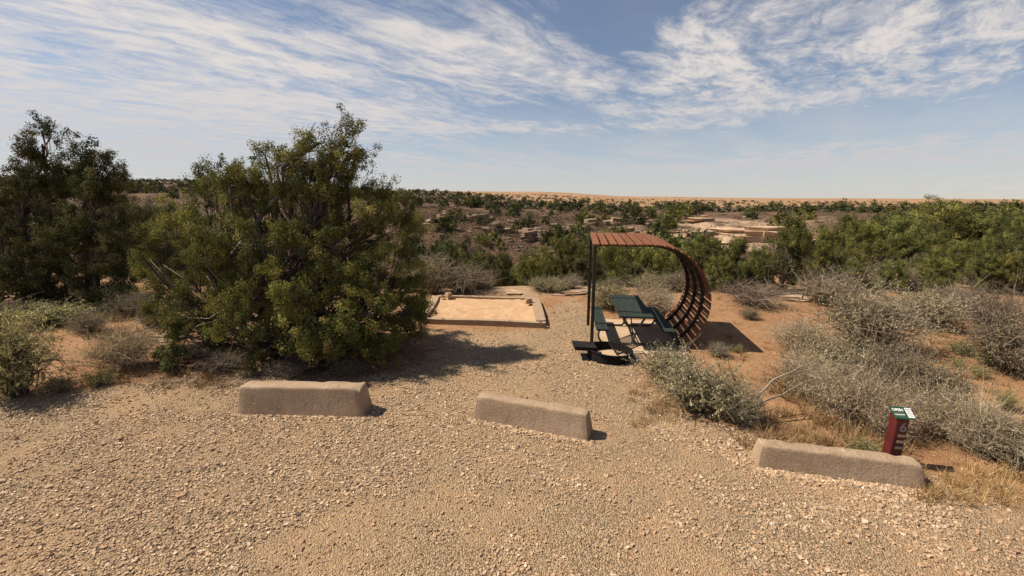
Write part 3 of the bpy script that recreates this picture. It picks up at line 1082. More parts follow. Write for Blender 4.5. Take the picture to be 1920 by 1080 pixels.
# gully trees and bushes below the far rim
for i in range(40):
    d = rnd.uniform(20.5, 36)
    px = rnd.uniform(795, 1340)
    top = (rnd.uniform(446, 500) if px > 1000 else rnd.uniform(476, 515)) - (d - 20) * .5
    tree_at(px, d, top, rnd.uniform(44, 78) * 22 / d, 'juniper crowded in the gully between the tent pad and the far rocky rim', None, 'junipers in the gully', protos=NEAR_J if d < 28 else FAR_J)
for i in range(34):
    d = rnd.uniform(36, 66)
    px = rnd.uniform(790, 1330)
    x = (px - 960) / FPX * d
    h = rnd.uniform(1.2, 2.6)
    parts, ph, pw = FAR_J[rnd.randrange(len(FAR_J))]
    place(parts, 'juniper_tree', (x, d, gz(x, d) - .05), (h / ph * rnd.uniform(.8, 1.1),) * 2 + (h / ph,), rnd.uniform(0, 6.28), 'small juniper on the lower far side of the gully', 'tree', 'junipers across the gully')
# fringe of brush where the red soil ends
for i in range(44):
    px = rnd.uniform(800, 1960)
    if 1085 < px < 1120:
        continue
    d = rnd.uniform(15.6, 17.6) if px < 1450 else rnd.uniform(16, 20)
    x = (px - 960) / FPX * d
    hh = rnd.uniform(.3, .8)
    ww = hh * rnd.uniform(.8, 1.3)
    place(rnd.choice(GREY + SAGE + DEAD + DEAD), 'brush', (x, d, gz(x, d) - .02), (ww, ww, hh), rnd.uniform(0, 6.28), 'grey bush in the fringe between the open red soil and the junipers', 'shrub', 'brush fringe along the rim')
# right-hand woodland running back from the thicket
for i in range(125):
    d = 28 + 150 * rnd.random() ** 1.3
    px = rnd.uniform(1480, 2050) if d < 70 else rnd.uniform(1180, 2050)
    if 1180 < px < 1620 and 48 < d < 100 and rnd.random() < .8:
        continue
    x = (px - 960) / FPX * d
    z = gz(x, d)
    h = rnd.uniform(1.5, 3.4)
    protos = FAR_J if d > 34 else NEAR_J
    parts, ph, pw = protos[rnd.randrange(len(protos))]
    place(parts, 'juniper_tree', (x, d, z - .05), (h / ph * rnd.uniform(.9, 1.25),) * 2 + (h / ph,), rnd.uniform(0, 6.28), 'rounded green juniper in the open woodland beyond the right-hand thicket', 'tree', 'junipers beyond the thicket')
# scattered dark bushes on the far slope and rim
for i in range(150):
    d = 62 + 190 * rnd.random() ** 1.2
    px = rnd.uniform(770, 1300)
    x = (px - 960) / FPX * d
    z = gz(x, d)
    h = rnd.uniform(1.1, 2.7)
    parts, ph, pw = FAR_J[rnd.choice((1, 1, 2, 3, 0))]
    place(parts, 'juniper_shrub', (x, d, z - .05), (h / ph * rnd.uniform(.9, 1.3),) * 2 + (h / ph,), rnd.uniform(0, 6.28), 'small dark juniper scattered on the far canyon slope and rim', 'shrub', 'junipers dotted over the far slope')
# hillside behind the left trees
for i in range(90):
    d = 30 + 150 * rnd.random()
    px = rnd.uniform(-60, 380) if rnd.random() < .8 else rnd.uniform(600, 800)
    x = (px - 960) / FPX * d
    z = gz(x, d)
    h = rnd.uniform(1.2, 2.6)
    parts, ph, pw = FAR_J[rnd.choice((1, 3, 2))]
    place(parts, 'juniper_shrub', (x, d, z - .05), (h / ph * 1.15,) * 2 + (h / ph,), rnd.uniform(0, 6.28), 'dark juniper on the shaded hillside behind the left-hand trees', 'shrub', 'junipers on the left hillside')


def far_bushes():
    """the distant scrub that merges into one mass"""
    r = np.random.default_rng(31)
    n = 4200
    d = 130 + 620 * r.uniform(0, 1, n) ** 1.4
    u = r.uniform(-1.25, 1.25, n)
    lim = np.interp(u, [-1.25, -.675, -.35, -.193, .048, .289, .65, 1.25], [640, 600, 420, 290, 225, 185, 175, 250])
    d = np.where(r.uniform(0, 1, n) < .09, r.uniform(300, 2000, n), d)
    k = (d < lim) | ((d > 300) & (r.uniform(0, 1, n) < .6)) | (r.uniform(0, 1, n) < .05)
    d, u = d[k], u[k]
    x = u * d
    z = height(x, d)
    s = r.uniform(.7, 1.9, len(d))
    m = 18
    g = r.normal(size=(len(d), m, 3))
    g /= np.linalg.norm(g, axis=2, keepdims=True)
    g *= (r.uniform(0, 1, (len(d), m, 1)) ** .4)
    g[..., 2] = np.abs(g[..., 2])
    cen = np.stack([x, d, z], 1)[:, None] + g * s[:, None, None] * np.array([1.15, 1.15, 1.1])
    ln = np.repeat(s[:, None] * .74, m, 1).ravel()
    base = np.array([(.052, .060, .028), (.042, .050, .026), (.075, .072, .038), (.090, .075, .050)])
    cols = np.repeat(base[r.integers(0, 4, len(d))][:, None], m, 1).reshape(-1, 3) * r.uniform(.7, 1.3, (len(ln), 1))
    v, f, c = leaf_quads(cen.reshape(-1, 3), r.normal(size=(len(ln), 3)) + np.array([0, 0, .4]), ln, ln * .6, cols, r)
    tag(link('distant_scrub', np_mesh('distant_scrub', v, f, M['leaf'], cols=c)), 'distant dark scrub covering the hills up to the tan plain', 'scrub', kind='stuff')
    # low bushes between the junipers on the slopes
    n = 10500
    d = 22 + 240 * r.uniform(0, 1, n) ** 1.35
    u = np.where(r.uniform(0, 1, n) < .3, r.uniform(-1.3, -.15, n), r.uniform(-1.25, 1.25, n))
    foc = r.uniform(0, 1, n) < .28
    d = np.where(foc, r.uniform(52, 112, n), d)
    u = np.where(foc, r.uniform(-.27, .36, n), u)
    x = u * d
    z = height(x, d)
    s = r.uniform(.3, .95, n) * (1 - .35 * smooth01(d, 40, 22))
    m = 11
    g = r.normal(size=(n, m, 3)) * .55
    g[..., 2] = np.abs(g[..., 2])
    cen = np.stack([x, d, z], 1)[:, None] + g * s[:, None, None]
    ln = np.repeat(s[:, None] * .55, m, 1).ravel()
    base = np.array([(.10, .085, .052), (.13, .105, .072), (.085, .080, .040), (.068, .068, .032), (.16, .125, .085)])
    cols = np.repeat(base[r.integers(0, 5, n)][:, None], m, 1).reshape(-1, 3) * r.uniform(.7, 1.3, (len(ln), 1))
    v, f, c = leaf_quads(cen.reshape(-1, 3), r.normal(size=(len(ln), 3)) + np.array([0, 0, .7]), ln, ln * .28, cols, r)
    tag(link('slope_scrub', np_mesh('slope_scrub', v, f, M['sage'], cols=c)), 'low grey and brown scrub covering the canyon slopes between junipers', 'scrub', kind='stuff')


far_bushes()

# near shrubs, right side
plant_px(SAGE[0], 'sagebrush', 1252, 716, 640, 54, 'grey-green sagebrush nearest the fire ring, at the edge of the path', 'shrub')
plant_px(SAGE[1], 'sagebrush', 1305, 768, 662, 78, 'grey-green sagebrush between the fire ring and the forked dead branches', 'shrub')
plant_px(GREY[0], 'brush', 1382, 790, 705, 48, 'dark twiggy bush at the foot of the forked dead branches', 'shrub', proto_w=.8)
plant_px(PALE[0], 'brush', 1500, 742, 645, 60, 'straw-coloured brush just beyond the tips of the forked dead branches', 'shrub', proto_w=.85)
plant_px(SAGE[2], 'sagebrush', 1565, 718, 618, 66, 'grey-green sagebrush at the back of the pale brush, left of the number post', 'shrub')
plant_px(PALE[2], 'brush', 1590, 785, 672, 72, 'straw-coloured brush left of the number post, nearest the third wheel stop', 'shrub', proto_w=.85)
plant_px(GREY[1], 'brush', 1668, 748, 632, 70, 'grey twiggy brush rising behind the number post', 'shrub', proto_w=.8)
plant_px(PALE[1], 'brush', 1655, 812, 715, 56, 'low straw brush hugging the left side of the number post', 'shrub', proto_w=.85)
plant_px(PALE[0], 'brush', 1748, 815, 712, 62, 'straw-coloured brush immediately right of the number post', 'shrub', proto_w=.85)
plant_px(SAGE[0], 'sagebrush', 1752, 752, 672, 54, 'small grey-green sagebrush behind the straw brush right of the number post', 'shrub')
plant_px(PALE[1], 'brush', 1825, 840, 740, 66, 'low straw brush between the number post and the right edge', 'shrub', proto_w=.85)
plant_px(GREY[1], 'brush', 1880, 862, 770, 80, 'grey fallen-over brush at the right edge beyond the third wheel stop', 'shrub', proto_w=.8)
plant_px(GREY[2], 'brush', 1622, 650, 522, 92, 'large rounded grey brush in front of the right-hand thicket', 'shrub', proto_w=.8)
plant_px(PALE[1], 'brush', 1500, 655, 590, 52, 'pale wispy brush left of the large rounded grey brush', 'shrub', proto_w=.85)
plant_px(SAGE[2], 'sagebrush', 1728, 612, 538, 66, 'light green-grey sagebrush right of the large rounded grey brush', 'shrub')
plant_px(DEAD[0], 'brush', 1410, 572, 522, 64, 'leafless grey brush under the tallest right-hand juniper', 'shrub', proto_w=.8)
plant_px(DEAD[1], 'brush', 1550, 570, 490, 58, 'leafless grey brush at the right foot of the tallest right-hand juniper', 'shrub', proto_w=.8)
plant_px(GREY[0], 'brush', 1892, 700, 560, 72, 'dark twiggy brush at the right edge above the number post', 'shrub', proto_w=.8)
plant_px(DEAD[1], 'brush', 1850, 612, 520, 62, 'leafless grey brush near the right edge, in front of the thicket', 'shrub', proto_w=.8)
plant_px(DEAD[0], 'brush', 1785, 588, 525, 46, 'leafless purple-grey brush between the light sagebrush and the right-edge brush', 'shrub', proto_w=.8)
plant_px(GREY[1], 'brush', 1405, 598, 574, 20, 'lone small grey bush on bare red soil right of the shelter', 'shrub', proto_w=.8)
plant_px(GREY[2], 'brush', 1345, 668, 640, 24, 'small grey bush in the shelter shadow', 'shrub', proto_w=.8)
plant_px(SMALLG[0], 'green_bush', 1381, 660, 643, 13, 'tiny green bush at the edge of the shelter shadow', 'shrub', .5, .38)
plant_px(SMALLG[1], 'green_bush', 1797, 692, 670, 14, 'tiny green bush, nearest the number post of the pair on red soil', 'shrub', .5, .38)
plant_px(SMALLG[0], 'green_bush', 1838, 708, 684, 16, 'tiny green bush right of its twin on red soil above the number post', 'shrub', .5, .38)
plant_px(SMALLG[1], 'green_bush', 1800, 664, 636, 28, 'low grey-and-green bush on red soil, topmost of the small green ones', 'shrub', .5, .38)
plant_px(SMALLG[0], 'green_bush', 1850, 684, 655, 22, 'low yellow-green bush against the dark twiggy right-edge brush', 'shrub', .5, .38)
plant_px(SMALLG[1], 'green_bush', 1885, 768, 730, 20, 'small olive bush near the right edge, level with the number post sign', 'shrub', .5, .38)
plant_px(DEAD[0], 'brush', 420, 694, 655, 44, 'brown dead brush under the left skirt of the big juniper', 'shrub', proto_w=.8)
plant_px(DEAD[1], 'brush', 545, 702, 672, 48, 'low brown dead brush in front of the big juniper, above the left wheel stop', 'shrub', proto_w=.8)
plant_px(DEAD[0], 'brush', 372, 668, 640, 36, 'low brown twigs beside the dark juniper seedling', 'shrub', proto_w=.8)
plant_px(GREY[0], 'brush', 660, 698, 672, 40, 'small brown bush at the right front of the big juniper, in its shade', 'shrub', proto_w=.8)
plant_px(SMALLG[0], 'green_bush', 1622, 855, 820, 28, 'small green bush between the third wheel stop and the number post', 'shrub', .5, .38)
# around tent pad and shelter
plant_px(DEAD[0], 'brush', 868, 549, 488, 62, 'bare grey brush behind the far rail of the tent pad', 'shrub', proto_w=.8)
plant_px(GREY[2], 'brush', 812, 550, 470, 44, 'grey brush between the big juniper and the bare brush at the tent pad', 'shrub', proto_w=.8)
plant_px(SAGE_Y[0], 'sagebrush', 1142, 578, 530, 42, 'yellow-green sagebrush behind the picnic table, between the shelter posts and table top', 'shrub', proto_w=.6)
plant_px(PALE[2], 'brush', 1225, 585, 530, 46, 'pale dry brush behind the right bench, inside the shelter curve', 'shrub', proto_w=.85)
plant_px(DEAD[1], 'brush', 1018, 545, 520, 24, 'low dark leafless brush on the sandstone slab beyond the tent pad', 'shrub', proto_w=.8)
# left side
plant_px(SAGE_Y[1], 'sagebrush', 34, 742, 580, 74, 'tall yellow-green sagebrush at the left edge of the gravel', 'shrub', proto_w=.6)
plant_px(PALE[0], 'brush', 238, 688, 598, 62, 'wispy pale brush on red soil left of the big juniper', 'shrub', proto_w=.85)
plant_px(GREY[1], 'brush', 165, 622, 582, 32, 'small brown bush behind the patch of bare red soil on the left', 'shrub', proto_w=.8)
plant_px(SMALLG[1], 'green_bush', 190, 722, 690, 28, 'low green bush at the gravel edge between the yellow sagebrush and big juniper', 'shrub', .5, .38)
plant_px(SAGE_Y[0], 'sagebrush', 95, 608, 566, 60, 'low green sagebrush at the foot of the left-edge junipers', 'shrub', proto_w=.6)
plant_px(GREY[2], 'brush', 248, 590, 545, 40, 'dark brush in the shade right of the twin-topped juniper', 'shrub', proto_w=.8)
plant_px(SAGE[0], 'sagebrush', 20, 600, 560, 50, 'grey-green sagebrush at the left edge under the tall dark juniper', 'shrub')
plant_px(DEAD[1], 'brush', 285, 612, 560, 34, 'bare grey twigs between the left-edge junipers and the big juniper', 'shrub', proto_w=.8)
plant_px(SAGE[1], 'sagebrush', 112, 735, 700, 26, 'small sagebrush tucked against the tall yellow-green one', 'shrub')
wd, cr = juniper('sapling', dome_lobes(77, .55, .5, 8, .25), 78, puff_r=.09, puff_den=26, leaves=46, leaf=(.05, .02), green=DARKG, trunk_r=.03, stems=2, twigs=.4)
g = gnd(322, 694)
place([('trunk', wd), ('crown', cr)], 'juniper_tree', g, 1.0, .4, 'knee-high dark juniper seedling at the left foot of the big juniper', 'tree')

# ------------------------------------------------------------------ dead branches in the right-hand brush
mb = MB()
g0 = gnd(1392, 788)


def br(pts, r0, r1, col):
    P = np.array([np.array(at_depth(a, b, g0.y + dy)) for a, b, dy in pts])
    t = np.linspace(0, len(P) - 1, len(P) * 4)
    Q = np.stack([np.interp(t, np.arange(len(P)), P[:, k]) for k in range(3)], 1)
    Q += np.random.default_rng(len(mb.v)).normal(0, .006, Q.shape)
    mb.tube(Q - np.array(g0), np.linspace(r0, r1, len(Q)), 5, col)


pale, dk = np.array((.34, .275, .21)), np.array((.14, .105, .08))
br([(1400, 792, 0), (1418, 745, -.02), (1450, 712, .1), (1490, 695, .2), (1535, 675, .35)], .024, .006, pale)
br([(1404, 790, 0), (1432, 752, .1), (1462, 742, .2), (1500, 720, .35), (1545, 705, .5)], .022, .006, pale * .85)
br([(1396, 792, 0), (1392, 735, .1), (1372, 700, .2), (1365, 676, .3)], .016, .004, dk)
br([(1398, 792, 0), (1372, 728, .0), (1345, 712, -.05)], .02, .006, dk * 1.4)
br([(1402, 790, 0), (1424, 730, .1), (1432, 700, .2), (1436, 680, .25)], .014, .004, pale * .7)
br([(1462, 742, .2), (1480, 750, .2), (1510, 762, .2)], .010, .003, dk * 1.5)
br([(1450, 712, .1), (1475, 730, .2), (1490, 742, .2)], .009, .003, dk * 1.5)
tag(link('dead_branches', mb.mesh('dead_branches', M['bark'], True), None, g0), 'forked bare dead branches leaning right out of the sagebrush', 'branch')

# ------------------------------------------------------------------ rocks
def rock_mesh(name, seed, mat, flat=.35, layers=2, cuts=3):
    r = np.random.default_rng(seed)
    bm = bmesh.new()
    bmesh.ops.create_icosphere(bm, subdivisions=3, radius=1.0)
    planes = r.normal(size=(11, 3))
    planes /= np.linalg.norm(planes, axis=1, keepdims=True)
    off = r.uniform(.55, .85, 11)
    for v in bm.verts:
        p = np.array(v.co)
        for n_, o_ in zip(planes, off):
            dd = p @ n_ - o_
            if dd > 0:
                p = p - n_ * dd
        p[2] = np.clip(p[2], -.45, .42 + .05 * math.sin(p[0] * 3 + seed))
        p = p + r.normal(0, .012, 3)
        v.co = Vector((p[0], p[1] * .8, p[2] * flat / .45))
    return bm_mesh(name, bm, mat)


def ledge_mesh(name, seed, mat, layers=3, thick=.2):
    """a stack of uneven bedding plates with broken edges"""
    r = np.random.default_rng(seed)
    bm = bmesh.new()
    z = -thick * .8
    for L in range(layers):
        n = r.integers(8, 12)
        t = thick * r.uniform(.6, 1.3)
        off = r.normal(0, .10, 2)
        a0 = np.sort(r.uniform(0, 2 * math.pi, n) * .35 + np.arange(n) * 2 * math.pi / n * .95)
        rad = r.uniform(.62, 1.0, n) * (1 - .10 * L)
        under = r.uniform(.84, 1.0)
        lo, hi = [], []
        for k in range(n):
            x, y = math.cos(a0[k]) * rad[k] * 1.15 + off[0], math.sin(a0[k]) * rad[k] * .8 + off[1]
            lo.append(bm.verts.new((x * under, y * under, z + r.normal(0, .012))))
            hi.append(bm.verts.new((x, y, z + t + r.normal(0, .02))))
        for k in range(n):
            q = (k + 1) % n
            bm.faces.new((lo[k], lo[q], hi[q], hi[k]))
        bm.faces.new(hi)
        bm.faces.new(lo[::-1])
        z += t * .97
    bmesh.ops.bevel(bm, geom=bm.edges[:], offset=.018, segments=1, affect='EDGES')
    bmesh.ops.triangulate(bm, faces=[f for f in bm.faces if len(f.verts) > 4])
    return bm_mesh(name, bm, mat)


ROCKS = [ledge_mesh('slab_rock_%d' % i, 700 + i, M['rock'], 2 + i % 2, .13 + .03 * i) for i in range(5)]
GREYR = [ledge_mesh('grey_slab_rock_%d' % i, 720 + i, M['rockgrey'], 2 + i % 2, .16 + .04 * i) for i in range(4)]
COB = [rock_mesh('cobble_%d' % i, 740 + i, M['rock'], .5) for i in range(3)]
DARKR = rock_mesh('dark_cobble', 760, M['rockdark'], .5)


def rock(me, name, loc, scale, label, rot=(0, 0, 0), group=None):
    o = link(name, me, None, loc)
    o.scale = scale if hasattr(scale, '__len__') else (scale,) * 3
    o.rotation_euler = rot
    return tag(o, label, 'rock', group)


def rock_px(px, py, half_w, lab, me, hscale=1.0, rot=(0, 0, 0), group=None, name='sandstone_boulder', depth_scale=1.0):
    g = gnd(px, py)
    s = half_w * g.y / FPX
    return rock(me, name, (g.x, g.y, g.z + .02 * s), (s, s * depth_scale, s * hscale), lab, rot, group)


for a in [(1272, 446, 26, 'pale block of the outcrop right of the shelter roof, leftmost of the large ones', 0, 1.6, .2), (1315, 449, 27, 'large grey-topped sandstone block in the middle of the outcrop', 1, 1.7, 0),
          (1357, 458, 15, 'rounded boulder tipped on its side below the outcrop ledge', 4, 2.2, .5), (1336, 457, 12, 'small block left of the tipped boulder in the outcrop', 2, 1.8, 0),
          (1385, 436, 60, 'wide flat pale ledge along the top of the outcrop', 0, .8, 0), (1425, 445, 46, 'flat pale ledge at the right end of the outcrop beside the tallest juniper', 3, .9, 0),
          (1318, 414, 36, 'thin pale slab behind the outcrop among the junipers', 2, .6, 0), (1244, 420, 26, 'pale slab nearest the bend of the shelter roof, far behind it', 1, .8, 0),
          (1256, 438, 22, 'low pale slab at the left foot of the outcrop', 3, .8, 0), (1298, 462, 14, 'small pale stone at the lower left of the outcrop', 4, 1.2, 0),
          (1520, 452, 22, 'pale slab showing right of the tallest juniper', 0, 1.0, 0), (1530, 462, 18, 'lower pale slab showing right of the tallest juniper', 2, 1.0, 0), (1280, 472, 20, 'pale slab low in the gully just above the shelter curve', 1, .7, 0)]:
    rock_px(a[0], a[1], a[2], a[3], ROCKS[a[4]], a[5], (a[6], 0, a[0] * .37), depth_scale=1.1)
# broken ledge along the far rim, and blocks below it
for i in range(96):
    t = (i % 48) / 47
    tier = i // 48
    px = 800 + 430 * t + rnd.uniform(-6, 6)
    d = (84 if tier == 0 else 73) + 6 * math.sin(t * 9) + rnd.uniform(-3, 3) - 14 * max(0, t - .6)
    x = (px - 960) / FPX * d
    s = rnd.uniform(.9, 2.1) if tier == 0 else rnd.uniform(.4, 1.3)
    rock(rnd.choice(GREYR), 'sandstone_block', (x, d, gz(x, d) + (.3 if tier == 0 else .0) * s * .5), (s * 1.3, s, s * rnd.uniform(.8, 1.6)), ('sandstone block in the broken ledge along the far canyon rim', 'fallen sandstone block on the slope just below the far rim ledge')[tier], (rnd.uniform(-.14, .14), rnd.uniform(-.14, .14), rnd.uniform(0, 6.28)), ('blocks of the far rim', 'blocks below the far rim')[tier])
for i in range(50):
    d = rnd.uniform(58, 150)
    px = rnd.uniform(800, 1560) if d > 84 else rnd.uniform(1230, 1560)
    x = (px - 960) / FPX * d
    s = rnd.uniform(.5, 1.8)
    rock(rnd.choice(ROCKS), 'flat_rock', (x, d, gz(x, d) + .04 * s), (s * 1.3, s, s * rnd.uniform(.4, .9)), 'flat pale sandstone slab strewn over the far slope above the gully', (0, 0, rnd.uniform(0, 6.28)), 'slabs strewn over the far slope')
rock_px(962, 552, 36, 'flat pale sandstone slab beyond the far right corner of the tent pad', ROCKS[2], .45, (0, 0, 2.0), name='flat_rock', depth_scale=.75)
rock_px(1072, 551, 40, 'flat pale sandstone slab left of the shelter posts', ROCKS[3], .25, (0, 0, .3), name='flat_rock', depth_scale=.6)
rock_px(1490, 562, 40, 'low pale slab under the tallest right-hand juniper', ROCKS[1], .5, (0, 0, .2), name='flat_rock', depth_scale=.7)
rock_px(1782, 586, 24, 'grey boulder among leafless brush at the right', ROCKS[4], 1.4, (0, 0, .5))
rock_px(1890, 532, 14, 'small pale rock in the right-hand thicket', ROCKS[2], 1.2)
rock_px(320, 634, 40, 'flat pale slab on the ground behind the left foot of the big juniper', ROCKS[1], .5, (0, 0, .3), name='flat_rock')

# ------------------------------------------------------------------ tent pad
TP_O = gnd(792, 607)
c1, c2, c3, c4 = gnd(800, 606), gnd(1020, 614), gnd(1006, 567), gnd(826, 562)
ctr = (c1 + c2 + c3 + c4) / 4
ctr.z = 0
pad = thing('tent_pad', 'sand-filled tent pad framed with weathered timbers', 'tent pad', ctr)


def timber(a, b, wdt, hgt, seed):
    d = b - a
    L = d.length
    bm = box_bm(L, wdt, hgt + .06, .012, 2, .004, seed)
    bmesh.ops.subdivide_edges(bm, edges=[e for e in bm.edges if e.calc_length() > L * .6], cuts=8)
    r = random.Random(seed)
    for v in bm.verts:
        v.co.z += .008 * math.sin(v.co.x * 2.3 + seed) + r.uniform(-.004, .004)
        v.co.y += .010 * math.sin(v.co.x * 1.7 + seed * 2)
    o = link('timber', bm_mesh('timber', bm, M['timber']), pad, (a + b) / 2 - ctr + Vector((0, 0, (hgt - .06) / 2)), math.atan2(d.y, d.x))
    return o


timber(c1, c2 + Vector((.05, 0, 0)), .15, .15, 1)
timber(c2 + Vector((-.06, .15, 0)), c3 + Vector((-.06, -.1, 0)), .26, .16, 2)
timber(c4 + Vector((-.1, .0, 0)), c3 + Vector((.02, .02, 0)), .16, .15, 3)
timber(c4 + Vector((-.12, -.1, 0)), c1 + Vector((-.1, .15, 0)), .24, .16, 4)
N = 48
sv, sf = [], []
for j in range(N + 1):
    for i in range(N + 1):
        s, t = i / N, j / N
        p = (c1 * (1 - s) + c2 * s) * (1 - t) + (c4 * (1 - s) + c3 * s) * t - ctr
        e = min(s, 1 - s, t, 1 - t)
        z = .075 + .05 * (float(fbm(np.array(p.x * 2.2), np.array(p.y * 2.2), 91)) - .5) + .045 * (float(fbm(np.array(p.x * 9), np.array(p.y * 9), 92, 2)) - .5) + .02 * math.exp(-e * 18)
        sv.append((p.x, p.y, z))
for j in range(N):
    for i in range(N):
        a = j * (N + 1) + i
        sf.append((a, a + 1, a + N + 2, a + N + 1))
link('sand', np_mesh('sand', sv, np.array(sf), M['sand'], smooth=True), pad)
for (px, py, hw, me, lab) in [(828, 557, 5, COB[0], 'small pale stone on the far left corner of the tent pad'), (841, 556, 9, COB[1], 'larger pale stone on the far left corner of the tent pad'),
                              (991, 567, 9, COB[2], 'pale stone on the far right end of the tent pad rail'), (956, 606, 8, COB[0], 'pale stone half sunk in the tent pad sand near the front rail')]:
    r_ = ray(px, py)
    zz = .165 if 'sand near' not in lab else .075
    tt = (zz - CAM_H) / r_[2]
    s = hw * r_[1] * tt / FPX
    rock(me, 'stone', (r_[0] * tt, r_[1] * tt, zz + s * .35), s, lab, (0, 0, px))
for (px, py, hw, me, lab) in [(833, 601, 9, DARKR, 'dark flat stone in the tent pad sand by the front left'), (1013, 604, 4, DARKR, 'small dark stone on the right timber of the tent pad')]:
    r_ = ray(px, py)
    zz = .08 if hw > 5 else .175
    tt = (zz - CAM_H) / r_[2]
    s = hw * r_[1] * tt / FPX
    rock(me, 'stone', (r_[0] * tt, r_[1] * tt, zz + s * .2), (s, s, s * .6), lab, (0, 0, px))

# ------------------------------------------------------------------ wheel stops
def wheel_stop(pa, pb, h, lab, seed, wb=.46, wt=.26):
    a, b = gnd(*pa), gnd(*pb)
    d = b - a
    L = d.length
    ang = math.atan2(d.y, d.x)
    nrm = Vector((-math.sin(ang), math.cos(ang), 0))
    c = (a + b) / 2 + nrm * wb / 2
    bm = bmesh.new()
    bmesh.ops.create_cube(bm, size=1.0)
    for v in bm.verts:
        top = v.co.z > 0
        v.co = Vector((v.co.x * (L - (.11 if top else 0)), v.co.y * (wt if top else wb), h if top else -.06))
    bmesh.ops.bevel(bm, geom=bm.edges[:], offset=.020, segments=2, affect='EDGES', profile=.5)
    bmesh.ops.subdivide_edges(bm, edges=[e for e in bm.edges if e.calc_length() > .3], cuts=18, use_grid_fill=True)
    bmesh.ops.subdivide_edges(bm, edges=[e for e in bm.edges if e.calc_length() > .12], cuts=3, use_grid_fill=True)
    for v in bm.verts:
        p = v.co
        n = float(fbm(np.array(p.x * 4 + p.z * 3 + seed * 9), np.array(p.y * 5 + p.z * 4), 61 + seed, 4)) - .5
        n2 = float(fbm(np.array(p.x * 1.1 + seed), np.array(p.y + p.z), 71 + seed, 2)) - .5
        v.co += Vector((p.x * .01, p.y * .3, .4)).normalized() * n * .016 + Vector((0, 0, n2 * .03 if p.z > .1 else 0))
    # chipped arrises
    rc = random.Random(seed * 5)
    chips = [Vector((rc.uniform(-L / 2, L / 2), rc.choice((-1, 1)) * wt / 2, h)) for _ in range(16)] + [Vector((sx * L / 2 * .96, rc.uniform(-wt, wt) / 2, h)) for sx in (-1, 1, -1, 1)]
    for v in bm.verts:
        for c0 in chips:
            dd = (v.co - c0).length
            if dd < .05:
                v.co.z -= (.05 - dd) * .45
                v.co.y *= 1 - (.05 - dd) * 1.2
    o = link('wheel_stop', bm_mesh('wheel_stop', bm, M['concrete'], True), None, c, ang)
    return tag(o, lab, 'wheel stop', 'concrete wheel stops along the gravel pad')


wheel_stop((441, 779), (681, 784), .44, 'tan concrete wheel stop in front of the big juniper, leftmost of three', 1)
wheel_stop((884, 787), (1104, 829), .36, 'tan concrete wheel stop slanting across the middle of the gravel', 2, .38, .20)
wheel_stop((1418, 878), (1742, 923), .285, 'tan concrete wheel stop in front of the red number post, rightmost of three', 3, .36, .20)

# ------------------------------------------------------------------ shelter
TH = math.radians(6.8)
SB = gnd(1113, 642)
SB.z = 0
RZ = -TH        # local x = right, local y = away


def loc_world(b, a, z=0):
    return Vector((SB.x + b * math.cos(TH) + a * math.sin(TH), SB.y - b * math.sin(TH) + a * math.cos(TH), z))


sh = thing('shade_shelter', 'curved shade shelter of orange-brown planks on dark steel posts', 'shelter', SB, RZ)
sh.rotation_euler = (math.radians(1.6), 0, -math.radians(8.3))
CX, CZ, RAD = 1.20, 1.02, 1.27
A0, A1 = -.06, 2.36
PW, GAP = .150, .042
flat_len = CX + .10


def prof(s, off=0.0):
    """point and tangent angle along the roof line; s from the left eave"""
    if s < flat_len:
        return (-.10 + s, CZ + RAD + off, 0.0)
    th = (s - flat_len) / RAD
    return (CX + (RAD + off) * math.sin(th), CZ + (RAD + off) * math.cos(th), th)


total_len = flat_len + RAD * math.radians(145)
npl = int(total_len / (PW + GAP))
rp = random.Random(3)
plank_me = [bm_mesh('plank', box_bm(PW, A1 - A0, .035, .006, 1, .002, q), M['plank']) for q in range(3)]
plank_old_shaded = [bm_mesh('plank', box_bm(PW, A1 - A0, .035, .006, 1, .002, q + 5), M['plank_old_shaded']) for q in range(2)]
for i in range(npl):
    s = PW / 2 + i * (PW + GAP)
    x, z, th = prof(s, .02)
    me = rp.choice(plank_old_shaded) if i > npl - 9 and rp.random() < .6 else rp.choice(plank_me)
    o = link('plank', me, sh, (x, (A0 + A1) / 2 + rp.uniform(-.012, .012), z + rp.uniform(-.003, .003)))
    o.rotation_euler = (rp.uniform(-.004, .004), th + rp.uniform(-.02, .02), 0)
# steel ribs following the curve
for a in (.42, 1.10, 1.82):
    mbr = MB()
    pts = []
    for s in np.linspace(.02, total_len, 46):
        x, z, th = prof(s, -.035)
        pts.append((x, a, z))
    pts = np.array(pts)
    # rectangular section 40 x 70 mm
    out = []
    for k, s in enumerate(np.linspace(.02, total_len, 46)):
        x, z, th = prof(s, 0)
        n = np.array([math.sin(th), 0, math.cos(th)])
        c = np.array([x, a, z])
        for (dn, da) in ((-.002, -.022), (-.002, .022), (-.075, .022), (-.075, -.022)):
            out.append(c + n * dn + np.array([0, da, 0]))
    out = np.array(out)
    i = np.arange(45)[:, None] * 4
    j, k = np.arange(4)[None], (np.arange(4)[None] + 1) % 4
    f = np.stack([i + j, i + k, i + k + 4, i + j + 4], -1).reshape(-1, 4)
    f = np.concatenate([f, [[3, 2, 1, 0], [180, 181, 182, 183]]])
    link('rib', np_mesh('rib', out, f, M['steel']), sh)
zt = CZ + RAD
for px_, a in ((-.045, .03), (-.098, 1.46)):
    link('post', bm_mesh('post', box_bm(.075, .075, zt + .15, .006), M['steel']), sh, (px_, a, (zt - .08 - .15) / 2))
link('eave_beam', bm_mesh('eave_beam', box_bm(.08, A1 - A0 + .02, .075, .006), M['steel']), sh, (-.048, (A0 + A1) / 2, zt - .043 + .0))
